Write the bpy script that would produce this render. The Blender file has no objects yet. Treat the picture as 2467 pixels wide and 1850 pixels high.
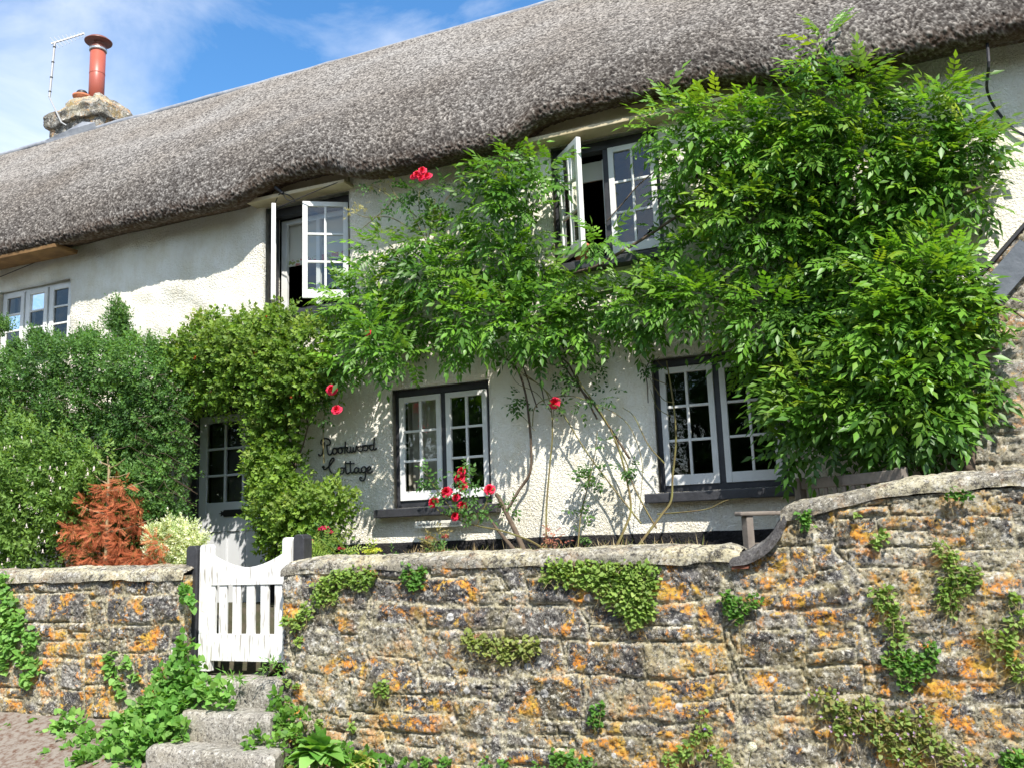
import bpy, bmesh, math, random
import numpy as np
from mathutils import Matrix, Vector
random.seed(5)
RNG = np.random.default_rng(11)
scene = bpy.context.scene
C = scene.collection

# ---------------------------------------------------------------- camera
F_PX = 2225.0
_X = np.array([5233, 565, 2225.0]); _X /= np.linalg.norm(_X)
_Z = np.array([-490, 13300, -2225.0]); _Z -= _X * (_Z @ _X); _Z /= np.linalg.norm(_Z)
_Y = np.cross(_Z, _X)
RM = np.array([_X, _Y, _Z])
EYE = np.array([0, 0, 1.62])
cam_d = bpy.data.cameras.new("camera")
cam_d.sensor_width = 36
cam_d.lens = F_PX / 2467 * 36
cam_d.clip_end = 3000
cam = bpy.data.objects.new("camera", cam_d)
C.objects.link(cam)
M4 = Matrix([list(RM[0]) + [EYE[0]], list(RM[1]) + [EYE[1]], list(RM[2]) + [EYE[2]], [0, 0, 0, 1]])
cam.matrix_world = M4
scene.camera = cam

def ray(px, py):
    d = np.array([px - 1233.5, -(py - 925.0), -F_PX])
    return RM @ (d / np.linalg.norm(d))
def at(px, py, y):
    d = ray(px, py)
    return EYE + d * (y - EYE[1]) / d[1]
def atz(px, py, z):
    d = ray(px, py)
    return EYE + d * (z - EYE[2]) / d[2]
K = 1.1153      # the large overview I measured from -> photograph pixels
def atd(x, y, Y): return at(x * K, y * K, Y)

# ---------------------------------------------------------------- light
SUN_EL, SUN_AZ = math.radians(50), math.radians(38)   # az: to the right of the facade's outward normal
sdir = Vector((math.sin(SUN_AZ) * math.cos(SUN_EL), -math.cos(SUN_AZ) * math.cos(SUN_EL), math.sin(SUN_EL)))
world = bpy.data.worlds.new("World"); scene.world = world
world.use_nodes = True
wn, wl = world.node_tree.nodes, world.node_tree.links
wn.clear()
out = wn.new("ShaderNodeOutputWorld"); bg = wn.new("ShaderNodeBackground")
sky = wn.new("ShaderNodeTexSky"); sky.sky_type = 'NISHITA'; sky.sun_disc = False
sky.sun_elevation = SUN_EL
sky.sun_rotation = math.atan2(sdir.x, sdir.y)
sky.air_density = 1.25; sky.dust_density = 0.05; sky.ozone_density = 4.5; sky.altitude = 50
tc = wn.new("ShaderNodeTexCoord")
mp = wn.new("ShaderNodeMapping"); mp.inputs['Scale'].default_value = (1.0, 1.0, 1.9)
mp.inputs['Rotation'].default_value = (0.2, 0.1, 0.4)
nz = wn.new("ShaderNodeTexNoise"); nz.inputs['Scale'].default_value = 4.2; nz.inputs['Detail'].default_value = 9
nz.inputs['Roughness'].default_value = 0.55; nz.inputs['Distortion'].default_value = 0.4
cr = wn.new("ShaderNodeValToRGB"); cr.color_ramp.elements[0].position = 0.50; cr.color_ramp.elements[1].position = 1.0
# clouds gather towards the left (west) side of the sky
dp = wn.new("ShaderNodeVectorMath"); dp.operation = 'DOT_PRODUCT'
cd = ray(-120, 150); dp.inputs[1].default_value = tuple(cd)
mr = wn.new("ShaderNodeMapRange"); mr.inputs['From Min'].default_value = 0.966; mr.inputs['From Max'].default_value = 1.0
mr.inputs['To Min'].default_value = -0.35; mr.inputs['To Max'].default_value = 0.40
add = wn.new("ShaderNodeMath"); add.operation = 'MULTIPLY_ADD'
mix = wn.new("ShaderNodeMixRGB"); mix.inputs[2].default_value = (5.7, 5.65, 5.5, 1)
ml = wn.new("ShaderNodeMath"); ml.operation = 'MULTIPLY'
wl.new(tc.outputs['Generated'], mp.inputs[0]); wl.new(mp.outputs[0], nz.inputs['Vector'])
wl.new(tc.outputs['Generated'], dp.inputs[0]); wl.new(dp.outputs['Value'], mr.inputs['Value'])
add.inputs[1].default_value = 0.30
# the open blue gap above the roof; beyond it unseen white cloud added for fill light
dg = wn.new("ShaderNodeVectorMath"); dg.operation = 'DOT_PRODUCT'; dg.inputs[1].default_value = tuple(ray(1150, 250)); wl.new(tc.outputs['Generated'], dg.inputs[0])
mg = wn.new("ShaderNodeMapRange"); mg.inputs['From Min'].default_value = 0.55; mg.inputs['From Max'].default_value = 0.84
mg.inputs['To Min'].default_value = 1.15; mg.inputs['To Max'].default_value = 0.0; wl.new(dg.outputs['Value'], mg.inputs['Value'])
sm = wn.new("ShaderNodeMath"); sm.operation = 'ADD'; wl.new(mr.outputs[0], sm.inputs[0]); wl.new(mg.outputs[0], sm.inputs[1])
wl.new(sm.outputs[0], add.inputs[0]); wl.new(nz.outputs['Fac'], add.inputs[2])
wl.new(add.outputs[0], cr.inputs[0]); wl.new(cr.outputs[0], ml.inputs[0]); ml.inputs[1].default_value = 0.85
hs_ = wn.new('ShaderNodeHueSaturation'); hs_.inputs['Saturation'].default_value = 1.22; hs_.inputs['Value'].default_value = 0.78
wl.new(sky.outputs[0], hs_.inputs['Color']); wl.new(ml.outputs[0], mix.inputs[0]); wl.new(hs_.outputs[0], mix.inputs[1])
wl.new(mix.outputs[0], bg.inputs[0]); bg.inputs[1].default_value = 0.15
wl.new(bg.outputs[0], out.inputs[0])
sd = bpy.data.lights.new("sun", 'SUN'); sd.energy = 4.2; sd.angle = math.radians(0.55); sd.color = (1, 0.955, 0.88)
so = bpy.data.objects.new("sun", sd); C.objects.link(so)
so.rotation_euler = sdir.to_track_quat('Z', 'Y').to_euler()
so.location = (6, -8, 12)
scene.view_settings.view_transform = 'Standard'; scene.view_settings.look = 'None'
scene.view_settings.gamma = 1
scene.view_settings.exposure = 0.95
scene.cycles.max_bounces = 8
scene.cycles.transparent_max_bounces = 12

# ---------------------------------------------------------------- object helpers
ORG = {}
def tag(o, label=None, cat=None, group=None, kind=None):
    if label: o["label"] = label
    if cat: o["category"] = cat
    if group: o["group"] = group
    if kind: o["kind"] = kind
    return o
def thing(name, label, cat, loc=(0, 0, 0), group=None):
    o = bpy.data.objects.new(name, None); C.objects.link(o)
    o.location = tuple(float(v) for v in loc); o.empty_display_size = 0.1
    ORG[o.name] = np.array(loc, float)
    return tag(o, label, cat, group)
def link(name, me, mat, parent=None, loc=None):
    o = bpy.data.objects.new(name, me); C.objects.link(o)
    if mat is not None and len(me.materials) == 0: me.materials.append(mat)
    if parent is not None: o.parent = parent
    return o
def mesh_np(name, V, F, mat, parent=None, attrs=None, smooth=False, origin=None):
    """V (n,3) world coordinates, F (m,3|4) array -> one mesh object"""
    V = np.asarray(V, float); F = np.asarray(F, np.int32)
    if parent is not None: og = ORG[parent.name]
    else: og = np.zeros(3) if origin is None else np.array(origin, float)
    me = bpy.data.meshes.new(name)
    me.vertices.add(len(V)); me.vertices.foreach_set("co", (V - og).astype(np.float32).ravel())
    k = F.shape[1]
    me.loops.add(F.size); me.loops.foreach_set("vertex_index", F.ravel())
    me.polygons.add(len(F))
    me.polygons.foreach_set("loop_start", np.arange(0, F.size, k, dtype=np.int32))
    me.polygons.foreach_set("loop_total", np.full(len(F), k, np.int32))
    if smooth: me.polygons.foreach_set("use_smooth", np.ones(len(F), bool))
    me.update(calc_edges=True)
    for an, av in (attrs or {}).items():
        av = np.asarray(av, np.float32)
        if av.ndim == 2:
            a = me.attributes.new(an, 'FLOAT_COLOR', 'POINT')
            if av.shape[1] == 3: av = np.hstack([av, np.ones((len(av), 1), np.float32)])
            a.data.foreach_set("color", av.ravel())
        else:
            a = me.attributes.new(an, 'FLOAT', 'POINT'); a.data.foreach_set("value", av)
    o = link(name, me, mat, parent)
    if parent is None: o.location = tuple(og)
    ORG[o.name] = og
    return o
class MB:
    """collects boxes, tubes and prisms in world coordinates -> one mesh"""
    def __init__(s): s.V = []; s.F = []
    def addm(s, V, F):
        b = len(s.V); s.V += [tuple(v) for v in V]; s.F += [[i + b for i in f] for f in F]
    def box(s, x0, x1, y0, y1, z0, z1, T=None, j=0.0):
        V = [(x, y, z) for x in (x0, x1) for y in (y0, y1) for z in (z0, z1)]
        if j: V = [(a + random.uniform(-j, j), b + random.uniform(-j, j), c + random.uniform(-j, j)) for a, b, c in V]
        if T is not None: V = [T(v) for v in V]
        s.addm(V, [(0, 1, 3, 2), (4, 6, 7, 5), (0, 4, 5, 1), (2, 3, 7, 6), (0, 2, 6, 4), (1, 5, 7, 3)])
    def tube(s, pts, r0, r1=None, n=6, smooth=0):
        P = catmull(pts, smooth) if smooth else np.array(pts, float)
        r1 = r0 if r1 is None else r1
        T = np.gradient(P, axis=0); T /= np.linalg.norm(T, axis=1)[:, None] + 1e-9
        ref = np.array([0.13, -0.2, 1.0]) if abs(T[0][2]) < 0.9 else np.array([1.0, 0.2, 0.1])
        V = []
        for i, (p, t) in enumerate(zip(P, T)):
            u = np.cross(t, ref); u /= np.linalg.norm(u); w = np.cross(t, u)
            ref = np.cross(u, t) if True else ref
            r = r0 + (r1 - r0) * i / max(1, len(P) - 1)
            for k in range(n):
                a = 2 * math.pi * k / n
                V.append(p + r * (math.cos(a) * u + math.sin(a) * w))
        Fc = []
        for i in range(len(P) - 1):
            for k in range(n):
                Fc.append((i * n + k, i * n + (k + 1) % n, (i + 1) * n + (k + 1) % n, (i + 1) * n + k))
        Fc.append(tuple(range(n))[::-1]); Fc.append(tuple((len(P) - 1) * n + k for k in range(n)))
        s.addm(V, Fc)
    def lathe(s, c, prof, n=24, T=None):
        V = []
        for (r, z) in prof:
            for k in range(n):
                a = 2 * math.pi * k / n
                V.append((c[0] + r * math.cos(a), c[1] + r * math.sin(a), c[2] + z))
        Fc = []
        for i in range(len(prof) - 1):
            for k in range(n):
                Fc.append((i * n + k, i * n + (k + 1) % n, (i + 1) * n + (k + 1) % n, (i + 1) * n + k))
        Fc.append(tuple(range(n))[::-1]); Fc.append(tuple((len(prof) - 1) * n + k for k in range(n)))
        s.addm(V, Fc)
    def prism(s, poly, y0, y1):
        """poly in (x,z), extruded along y"""
        n = len(poly)
        V = [(x, y0, z) for x, z in poly] + [(x, y1, z) for x, z in poly]
        s.addm(V, [tuple(range(n)), tuple(range(2 * n - 1, n - 1, -1))] + [(i, i + n, (i + 1) % n + n, (i + 1) % n) for i in range(n)])
    def build(s, name, mat, parent=None, bevel=0, smooth=False, origin=None):
        og = ORG[parent.name] if parent is not None else (np.zeros(3) if origin is None else np.array(origin, float))
        me = bpy.data.meshes.new(name)
        me.from_pydata([tuple(np.array(v, float) - og) for v in s.V], [], s.F)
        bm = bmesh.new(); bm.from_mesh(me); bmesh.ops.recalc_face_normals(bm, faces=bm.faces); bm.to_mesh(me); bm.free()
        if smooth:
            me.polygons.foreach_set("use_smooth", np.ones(len(me.polygons), bool))
        o = link(name, me, mat, parent)
        if parent is None: o.location = tuple(og)
        ORG[o.name] = og
        if bevel:
            m = o.modifiers.new("bevel", 'BEVEL'); m.width = bevel; m.segments = 2; m.limit_method = 'ANGLE'
        return o
def catmull(P, k=6):
    P = np.array(P, float)
    Q = np.vstack([2 * P[0] - P[1], P, 2 * P[-1] - P[-2]])
    R = []
    for i in range(1, len(Q) - 2):
        for t in np.linspace(0, 1, k, endpoint=False):
            a, b, c, d = Q[i - 1], Q[i], Q[i + 1], Q[i + 2]
            R.append(0.5 * ((2 * b) + (c - a) * t + (2 * a - 5 * b + 4 * c - d) * t * t + (3 * b - a - 3 * c + d) * t ** 3))
    R.append(P[-1]); return np.array(R)
def vnoise(x, y, seed=0):
    xi = np.floor(x).astype(np.int64); yi = np.floor(y).astype(np.int64)
    fx = x - xi; fy = y - yi; fx = fx * fx * (3 - 2 * fx); fy = fy * fy * (3 - 2 * fy)
    def h(a, b):
        n = (a * 374761393 + b * 668265263 + seed * 1274126177) & 0xffffffff
        n = ((n ^ (n >> 13)) * 1274126177) & 0xffffffff
        return ((n ^ (n >> 16)) & 0xffff) / 65535.0
    return (h(xi, yi) * (1 - fx) + h(xi + 1, yi) * fx) * (1 - fy) + (h(xi, yi + 1) * (1 - fx) + h(xi + 1, yi + 1) * fx) * fy
def fbm(x, y, o=4, seed=0):
    s = 0; a = 0.5
    for i in range(o):
        s = s + a * vnoise(x, y, seed + i * 17); x = x * 2.03; y = y * 2.03; a *= 0.5
    return s
def grid_faces(nu, nv):
    i = np.arange(nu * nv).reshape(nu, nv)
    return np.stack([i[:-1, :-1].ravel(), i[1:, :-1].ravel(), i[1:, 1:].ravel(), i[:-1, 1:].ravel()], 1)

# ---------------------------------------------------------------- materials
def mat(name, col, rough=0.7, spec=0.3, bump=None, var=None, metal=0.0):
    """bump=(scale,distance), var=(scale, amount, dark colour)"""
    m = bpy.data.materials.new(name); m.use_nodes = True
    n, l = m.node_tree.nodes, m.node_tree.links
    b = n["Principled BSDF"]; b.inputs['Base Color'].default_value = (*col, 1)
    b.inputs['Roughness'].default_value = rough; b.inputs['Specular IOR Level'].default_value = spec
    b.inputs['Metallic'].default_value = metal
    tc = n.new("ShaderNodeTexCoord")
    if var:
        t = n.new("ShaderNodeTexNoise"); t.inputs['Scale'].default_value = var[0]; t.inputs['Detail'].default_value = 6
        t.inputs['Roughness'].default_value = 0.65
        r = n.new("ShaderNodeValToRGB"); r.color_ramp.elements[0].position = 0.35; r.color_ramp.elements[1].position = 0.35 + var[1]
        r.color_ramp.elements[0].color = (*var[2], 1); r.color_ramp.elements[1].color = (*col, 1)
        l.new(tc.outputs['Object'], t.inputs['Vector']); l.new(t.outputs['Fac'], r.inputs[0]); l.new(r.outputs[0], b.inputs['Base Color'])
    if bump:
        t2 = n.new("ShaderNodeTexNoise"); t2.inputs['Scale'].default_value = bump[0]; t2.inputs['Detail'].default_value = 4
        bp = n.new("ShaderNodeBump"); bp.inputs['Distance'].default_value = bump[1]; bp.inputs['Strength'].default_value = 1
        l.new(tc.outputs['Object'], t2.inputs['Vector']); l.new(t2.outputs['Fac'], bp.inputs['Height']); l.new(bp.outputs[0], b.inputs['Normal'])
    return m
M_black = mat("black_paint", (0.02, 0.021, 0.024), 0.45, 0.4, (30, 0.004), (6, 0.4, (0.045, 0.045, 0.05)))
M_iron = mat("iron", (0.015, 0.014, 0.013), 0.5, 0.5)
M_white = mat("white_gloss_paint", (0.78, 0.78, 0.76), 0.4, 0.4, (40, 0.001), (4, 0.35, (0.66, 0.66, 0.63)))
M_door = mat("door_paint", (0.58, 0.59, 0.60), 0.5, 0.35, (30, 0.001))
M_cream = mat("cream_board", (0.60, 0.52, 0.36), 0.8, 0.2, (12, 0.01), (3, 0.4, (0.42, 0.34, 0.2)))
M_timber = mat("old_timber", (0.32, 0.19, 0.08), 0.85, 0.2, (30, 0.004), (5, 0.4, (0.16, 0.09, 0.04)))
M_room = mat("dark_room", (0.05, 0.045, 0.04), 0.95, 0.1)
M_curtain = mat("curtain_cloth", (0.55, 0.50, 0.42), 0.9, 0.1)
M_blind = mat("roller_blind_cloth", (0.62, 0.60, 0.52), 0.9, 0.1)
M_lead = mat("lead_sheet", (0.36, 0.38, 0.41), 0.55, 0.4, (12, 0.01), (4, 0.4, (0.18, 0.19, 0.22)))
M_flue = mat("red_flue_enamel", (0.37, 0.09, 0.058), 0.42, 0.5)
M_terra = mat("terracotta", (0.52, 0.19, 0.10), 0.8, 0.2, (30, 0.004))
M_steel = mat("steel_band", (0.6, 0.6, 0.6), 0.3, 0.5, metal=0.9)
M_alu = mat("aluminium", (0.42, 0.42, 0.41), 0.4, 0.5, metal=0.3)
M_cable = mat("cable_sheath", (0.03, 0.03, 0.035), 0.6, 0.3)
M_bark = mat("bark", (0.16, 0.12, 0.085), 0.9, 0.15, (40, 0.006), (14, 0.4, (0.08, 0.06, 0.045)))
M_cane = mat("green_cane", (0.20, 0.21, 0.06), 0.7, 0.3, None, (9, 0.4, (0.13, 0.09, 0.04)))
M_twig = mat("dry_twig", (0.34, 0.27, 0.16), 0.9, 0.1)
M_teak = mat("weathered_teak", (0.27, 0.235, 0.20), 0.85, 0.2, (45, 0.003), (10, 0.4, (0.17, 0.145, 0.125)))
M_soil = mat("soil", (0.085, 0.07, 0.052), 0.95, 0.1, (14, 0.03), (9, 0.3, (0.05, 0.055, 0.03)))
M_road = mat("road_tarmac", (0.12, 0.115, 0.11), 0.9, 0.2, (60, 0.008), (20, 0.4, (0.07, 0.065, 0.06)))
M_litter = mat("leaf_litter", (0.23, 0.20, 0.17), 0.95, 0.1, (70, 0.008), (19, 0.2, (0.11, 0.06, 0.04)))
M_plaque = mat("plaque_paint", (0.66, 0.64, 0.56), 0.5, 0.3)
M_slate = mat("roof_slate", (0.13, 0.145, 0.165), 0.5, 0.4, (14, 0.006), (6, 0.4, (0.09, 0.10, 0.115)))

def peeling_paint():
    m = mat("peeling_gate_paint", (0.8, 0.8, 0.78), 0.5, 0.3)
    n, l = m.node_tree.nodes, m.node_tree.links; b = n["Principled BSDF"]
    tc = n.new("ShaderNodeTexCoord"); mp = n.new("ShaderNodeMapping"); mp.inputs['Scale'].default_value = (60, 60, 6)
    t = n.new("ShaderNodeTexNoise"); t.inputs['Scale'].default_value = 1.0; t.inputs['Detail'].default_value = 6
    r = n.new("ShaderNodeValToRGB"); r.color_ramp.elements[0].position = 0.36; r.color_ramp.elements[0].color = (0.38, 0.35, 0.31, 1)
    r.color_ramp.elements[1].position = 0.44; r.color_ramp.elements[1].color = (0.70, 0.70, 0.68, 1)
    bp = n.new("ShaderNodeBump"); bp.inputs['Distance'].default_value = 0.002
    l.new(tc.outputs['Object'], mp.inputs[0]); l.new(mp.outputs[0], t.inputs['Vector']); l.new(t.outputs['Fac'], r.inputs[0])
    l.new(r.outputs[0], b.inputs['Base Color']); l.new(t.outputs['Fac'], bp.inputs['Height']); l.new(bp.outputs[0], b.inputs['Normal'])
    return m
M_gate = peeling_paint()

def glass():
    m = bpy.data.materials.new("window_glass"); m.use_nodes = True
    n, l = m.node_tree.nodes, m.node_tree.links; n.clear()
    o = n.new("ShaderNodeOutputMaterial"); mx = n.new("ShaderNodeMixShader")
    tr = n.new("ShaderNodeBsdfTransparent"); tr.inputs[0].default_value = (0.86, 0.89, 0.88, 1)
    gl = n.new("ShaderNodeBsdfGlossy"); gl.inputs['Roughness'].default_value = 0.01; gl.inputs[0].default_value = (1, 1, 1, 1)
    fr = n.new("ShaderNodeFresnel"); fr.inputs[0].default_value = 1.75
    t = n.new("ShaderNodeTexNoise"); t.inputs['Scale'].default_value = 5
    tc = n.new("ShaderNodeTexCoord"); l.new(tc.outputs['Object'], t.inputs['Vector'])
    bp = n.new("ShaderNodeBump"); bp.inputs['Distance'].default_value = 0.004; l.new(t.outputs['Fac'], bp.inputs['Height']); l.new(bp.outputs[0], gl.inputs['Normal'])
    l.new(fr.outputs[0], mx.inputs[0]); l.new(tr.outputs[0], mx.inputs[1]); l.new(gl.outputs[0], mx.inputs[2]); l.new(mx.outputs[0], o.inputs[0])
    return m
M_glass = glass()

def roughcast(name, base, stain, scale=56, dist=0.012):
    m = mat(name, base, 0.9, 0.15)
    n, l = m.node_tree.nodes, m.node_tree.links; b = n["Principled BSDF"]
    tc = n.new("ShaderNodeTexCoord")
    v = n.new("ShaderNodeTexNoise"); v.inputs['Scale'].default_value = scale; v.inputs['Detail'].default_value = 3; v.inputs['Roughness'].default_value = 0.6
    v.inputs['Distortion'].default_value = 0.6
    l.new(tc.outputs['Object'], v.inputs['Vector'])
    rr = n.new("ShaderNodeValToRGB"); rr.color_ramp.elements[0].position = 0.36; rr.color_ramp.elements[1].position = 0.66
    l.new(v.outputs['Fac'], rr.inputs[0])
    # bump strength varies over the wall: patches of smoother render
    big = n.new("ShaderNodeTexNoise"); big.inputs['Scale'].default_value = 0.9; l.new(tc.outputs['Object'], big.inputs['Vector'])
    mr = n.new("ShaderNodeMapRange"); mr.inputs['From Min'].default_value = 0.35; mr.inputs['From Max'].default_value = 0.6
    mr.inputs['To Min'].default_value = 0.5; mr.inputs['To Max'].default_value = 1.0; l.new(big.outputs['Fac'], mr.inputs[0])
    bp = n.new("ShaderNodeBump"); bp.inputs['Distance'].default_value = dist; l.new(mr.outputs[0], bp.inputs['Strength'])
    l.new(rr.outputs[0], bp.inputs['Height']); l.new(bp.outputs[0], b.inputs['Normal'])
    # weather stains: blotches and a few streaks
    mp = n.new("ShaderNodeMapping"); mp.inputs['Scale'].default_value = (2.2, 2.2, 1.1); l.new(tc.outputs['Object'], mp.inputs[0])
    s = n.new("ShaderNodeTexNoise"); s.inputs['Scale'].default_value = 1.3; s.inputs['Detail'].default_value = 8; s.inputs['Roughness'].default_value = 0.78
    l.new(mp.outputs[0], s.inputs['Vector'])
    r = n.new("ShaderNodeValToRGB"); r.color_ramp.elements[0].position = 0.36; r.color_ramp.elements[0].color = (*stain, 1)
    r.color_ramp.elements[1].position = 0.56; r.color_ramp.elements[1].color = (*base, 1)
    l.new(s.outputs['Fac'], r.inputs[0]); l.new(r.outputs[0], b.inputs['Base Color'])
    return m
M_render = roughcast("white_roughcast", (0.89, 0.855, 0.75), (0.79, 0.73, 0.58))
M_plinth = roughcast("black_plinth", (0.022, 0.021, 0.023), (0.045, 0.042, 0.04), 50, 0.02)

def thatch_mat():
    m = mat("reed_thatch", (0.3, 0.27, 0.24), 0.9, 0.15)
    n, l = m.node_tree.nodes, m.node_tree.links; b = n["Principled BSDF"]
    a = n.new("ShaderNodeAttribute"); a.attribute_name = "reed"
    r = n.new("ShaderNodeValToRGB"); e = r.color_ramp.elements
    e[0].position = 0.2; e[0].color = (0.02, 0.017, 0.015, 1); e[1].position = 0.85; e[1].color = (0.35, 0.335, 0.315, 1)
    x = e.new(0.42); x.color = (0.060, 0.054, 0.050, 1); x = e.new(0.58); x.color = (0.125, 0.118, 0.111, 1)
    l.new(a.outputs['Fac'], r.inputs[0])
    tc = n.new("ShaderNodeTexCoord")
    t = n.new("ShaderNodeTexNoise"); t.inputs['Scale'].default_value = 0.8; t.inputs['Detail'].default_value = 6; l.new(tc.outputs['Object'], t.inputs['Vector'])
    r2 = n.new("ShaderNodeValToRGB"); r2.color_ramp.elements[0].position = 0.3; r2.color_ramp.elements[0].color = (0.78, 0.72, 0.66, 1)
    r2.color_ramp.elements[1].position = 0.7; r2.color_ramp.elements[1].color = (1.0, 0.985, 0.97, 1); l.new(t.outputs['Fac'], r2.inputs[0])
    mx = n.new("ShaderNodeMixRGB"); mx.blend_type = 'MULTIPLY'; mx.inputs[0].default_value = 1
    l.new(r.outputs[0], mx.inputs[1]); l.new(r2.outputs[0], mx.inputs[2])
    ba = n.new("ShaderNodeAttribute"); ba.attribute_name = "brown"
    m2 = n.new("ShaderNodeMixRGB"); m2.inputs[2].default_value = (0.13, 0.07, 0.035, 1); l.new(ba.outputs['Fac'], m2.inputs[0]); l.new(mx.outputs[0], m2.inputs[1])
    l.new(m2.outputs[0], b.inputs['Base Color'])
    return m
M_thatch = thatch_mat()

def stone_mat(name, orange=1.0, white=1.0, discs=0.8, grime=0.75):
    m = mat(name, (0.3, 0.27, 0.22), 0.92, 0.15)
    n, l = m.node_tree.nodes, m.node_tree.links; b = n["Principled BSDF"]
    tc = n.new("ShaderNodeTexCoord")
    def noise(s, d=5, r=0.6, dist=0.0, off=0):
        t = n.new("ShaderNodeTexNoise"); t.inputs['Scale'].default_value = s; t.inputs['Detail'].default_value = d
        t.inputs['Roughness'].default_value = r; t.inputs['Distortion'].default_value = dist
        mp = n.new("ShaderNodeMapping"); mp.inputs['Location'].default_value = (off, off * 0.7, off * 1.3)
        l.new(tc.outputs['Object'], mp.inputs[0]); l.new(mp.outputs[0], t.inputs['Vector']); return t.outputs['Fac']
    def ramp(src, p0, p1, c0=(0, 0, 0), c1=(1, 1, 1)):
        r = n.new("ShaderNodeValToRGB"); r.color_ramp.elements[0].position = p0; r.color_ramp.elements[1].position = p1
        r.color_ramp.elements[0].color = (*c0, 1); r.color_ramp.elements[1].color = (*c1, 1); l.new(src, r.inputs[0]); return r.outputs[0]
    def mixc(f, a, c):
        x = n.new("ShaderNodeMixRGB")
        if isinstance(f, float): x.inputs[0].default_value = f
        else: l.new(f, x.inputs[0])
        for k, v in ((1, a), (2, c)):
            if isinstance(v, tuple): x.inputs[k].default_value = (*v, 1)
            else: l.new(v, x.inputs[k])
        return x.outputs[0]
    def mul(a, c):
        x = n.new("ShaderNodeMath"); x.operation = 'MULTIPLY'; x.use_clamp = True
        for k, v in ((0, a), (1, c)):
            if isinstance(v, float): x.inputs[k].default_value = v
            else: l.new(v, x.inputs[k])
        return x.outputs[0]
    a = n.new("ShaderNodeAttribute"); a.attribute_name = "stone"
    mo = n.new("ShaderNodeAttribute"); mo.attribute_name = "mortar"
    r = n.new("ShaderNodeValToRGB"); e = r.color_ramp.elements; r.color_ramp.interpolation = 'LINEAR'
    e[0].position = 0.0; e[0].color = (0.06, 0.057, 0.062, 1); e[1].position = 1.0; e[1].color = (0.34, 0.28, 0.17, 1)
    for p, c in ((0.35, (0.095, 0.09, 0.095)), (0.6, (0.13, 0.122, 0.118)), (0.78, (0.20, 0.18, 0.145)), (0.85, (0.34, 0.32, 0.29))):
        x = e.new(p); x.color = (*c, 1)
    l.new(a.outputs['Fac'], r.inputs[0])
    stone = mixc(ramp(noise(7, 8, 0.7), 0.48, 0.85), r.outputs[0], (0.28, 0.265, 0.25))
    mort = mixc(ramp(noise(5, 7, 0.7, 0, 3), 0.3, 0.7), (0.40, 0.35, 0.21), (0.54, 0.50, 0.38))
    col = mixc(mo.outputs['Fac'], stone, mort)
    # dark grime speckle
    col = mixc(mul(ramp(noise(16, 8, 0.75, 0.3, 9), 0.50, 0.60), grime), col, (0.06, 0.055, 0.05))
    col = mixc(mul(ramp(noise(55, 6, 0.75, 0, 44), 0.52, 0.58), 0.8), col, (0.045, 0.04, 0.038))
    col = mixc(mul(ramp(noise(48, 7, 0.8, 0, 61), 0.55, 0.60), 0.85 * white), col, (0.64, 0.61, 0.53))
    # white crust lichen
    wl_ = mul(ramp(noise(20, 9, 0.78, 0.2, 21), 0.53, 0.60), ramp(noise(2.2, 4, 0.6, 0, 5), 0.36, 0.54))
    col = mixc(mul(wl_, 0.9 * white), col, (0.66, 0.64, 0.58))
    # yellow-orange lichens on stones mostly
    inv = n.new("ShaderNodeMath"); inv.operation = 'MULTIPLY_ADD'; inv.inputs[1].default_value = -0.7; inv.inputs[2].default_value = 1.0; l.new(mo.outputs['Fac'], inv.inputs[0])
    ol = mul(mul(mul(ramp(noise(4.6, 10, 0.76, 0.4, 31), 0.515, 0.55), ramp(noise(34, 7, 0.8, 0, 12), 0.42, 0.50)), ramp(noise(1.3, 2, 0.5, 0, 71), 0.30, 0.46)), inv.outputs[0])
    ol2 = mul(ramp(noise(13, 8, 0.75, 0.4, 83), 0.62, 0.65), 0.85)
    oc = mixc(ramp(noise(9, 3, 0.5, 0, 17), 0.4, 0.6), (0.78, 0.30, 0.045), (0.68, 0.42, 0.07))
    col = mixc(mul(ol, 0.93 * orange), col, oc)
    col = mixc(mul(ol2, orange), col, (0.62, 0.25, 0.05))
    # greenish-ochre algal wash
    col = mixc(mul(ramp(noise(3.1, 6, 0.65, 0, 95), 0.48, 0.68), 0.3 * orange), col, (0.34, 0.27, 0.07))
    # round pale lichen discs
    vo = n.new("ShaderNodeTexVoronoi"); vo.inputs['Scale'].default_value = 9; vo.inputs['Randomness'].default_value = 1
    mpv = n.new("ShaderNodeMapping"); mpv.inputs['Scale'].default_value = (1, 0.2, 1); l.new(tc.outputs['Object'], mpv.inputs[0]); l.new(mpv.outputs[0], vo.inputs['Vector'])
    sx = n.new("ShaderNodeSeparateColor"); l.new(vo.outputs['Color'], sx.inputs[0])
    th = n.new("ShaderNodeMath"); th.operation = 'MULTIPLY_ADD'; th.inputs[1].default_value = 0.7; th.inputs[2].default_value = -0.42; l.new(sx.outputs[0], th.inputs[0])
    lt = n.new("ShaderNodeMath"); lt.operation = 'LESS_THAN'; l.new(vo.outputs['Distance'], lt.inputs[0]); l.new(th.outputs[0], lt.inputs[1])
    col = mixc(mul(mul(lt.outputs[0], discs), inv.outputs[0]), col, (0.60, 0.59, 0.57))
    l.new(col, b.inputs['Base Color'])
    bp = n.new("ShaderNodeBump"); bp.inputs['Distance'].default_value = 0.014; l.new(noise(42, 8, 0.78), bp.inputs['Height']); l.new(bp.outputs[0], b.inputs['Normal'])
    return m
M_stone = stone_mat("lichened_stone")
M_paleston = stone_mat("pale_lichened_stone", 0.45, 1.0, 0.5, 0.35)
M_step = stone_mat("worn_step_stone", 0.0, 0.7, 0.0, 0.4)

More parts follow.
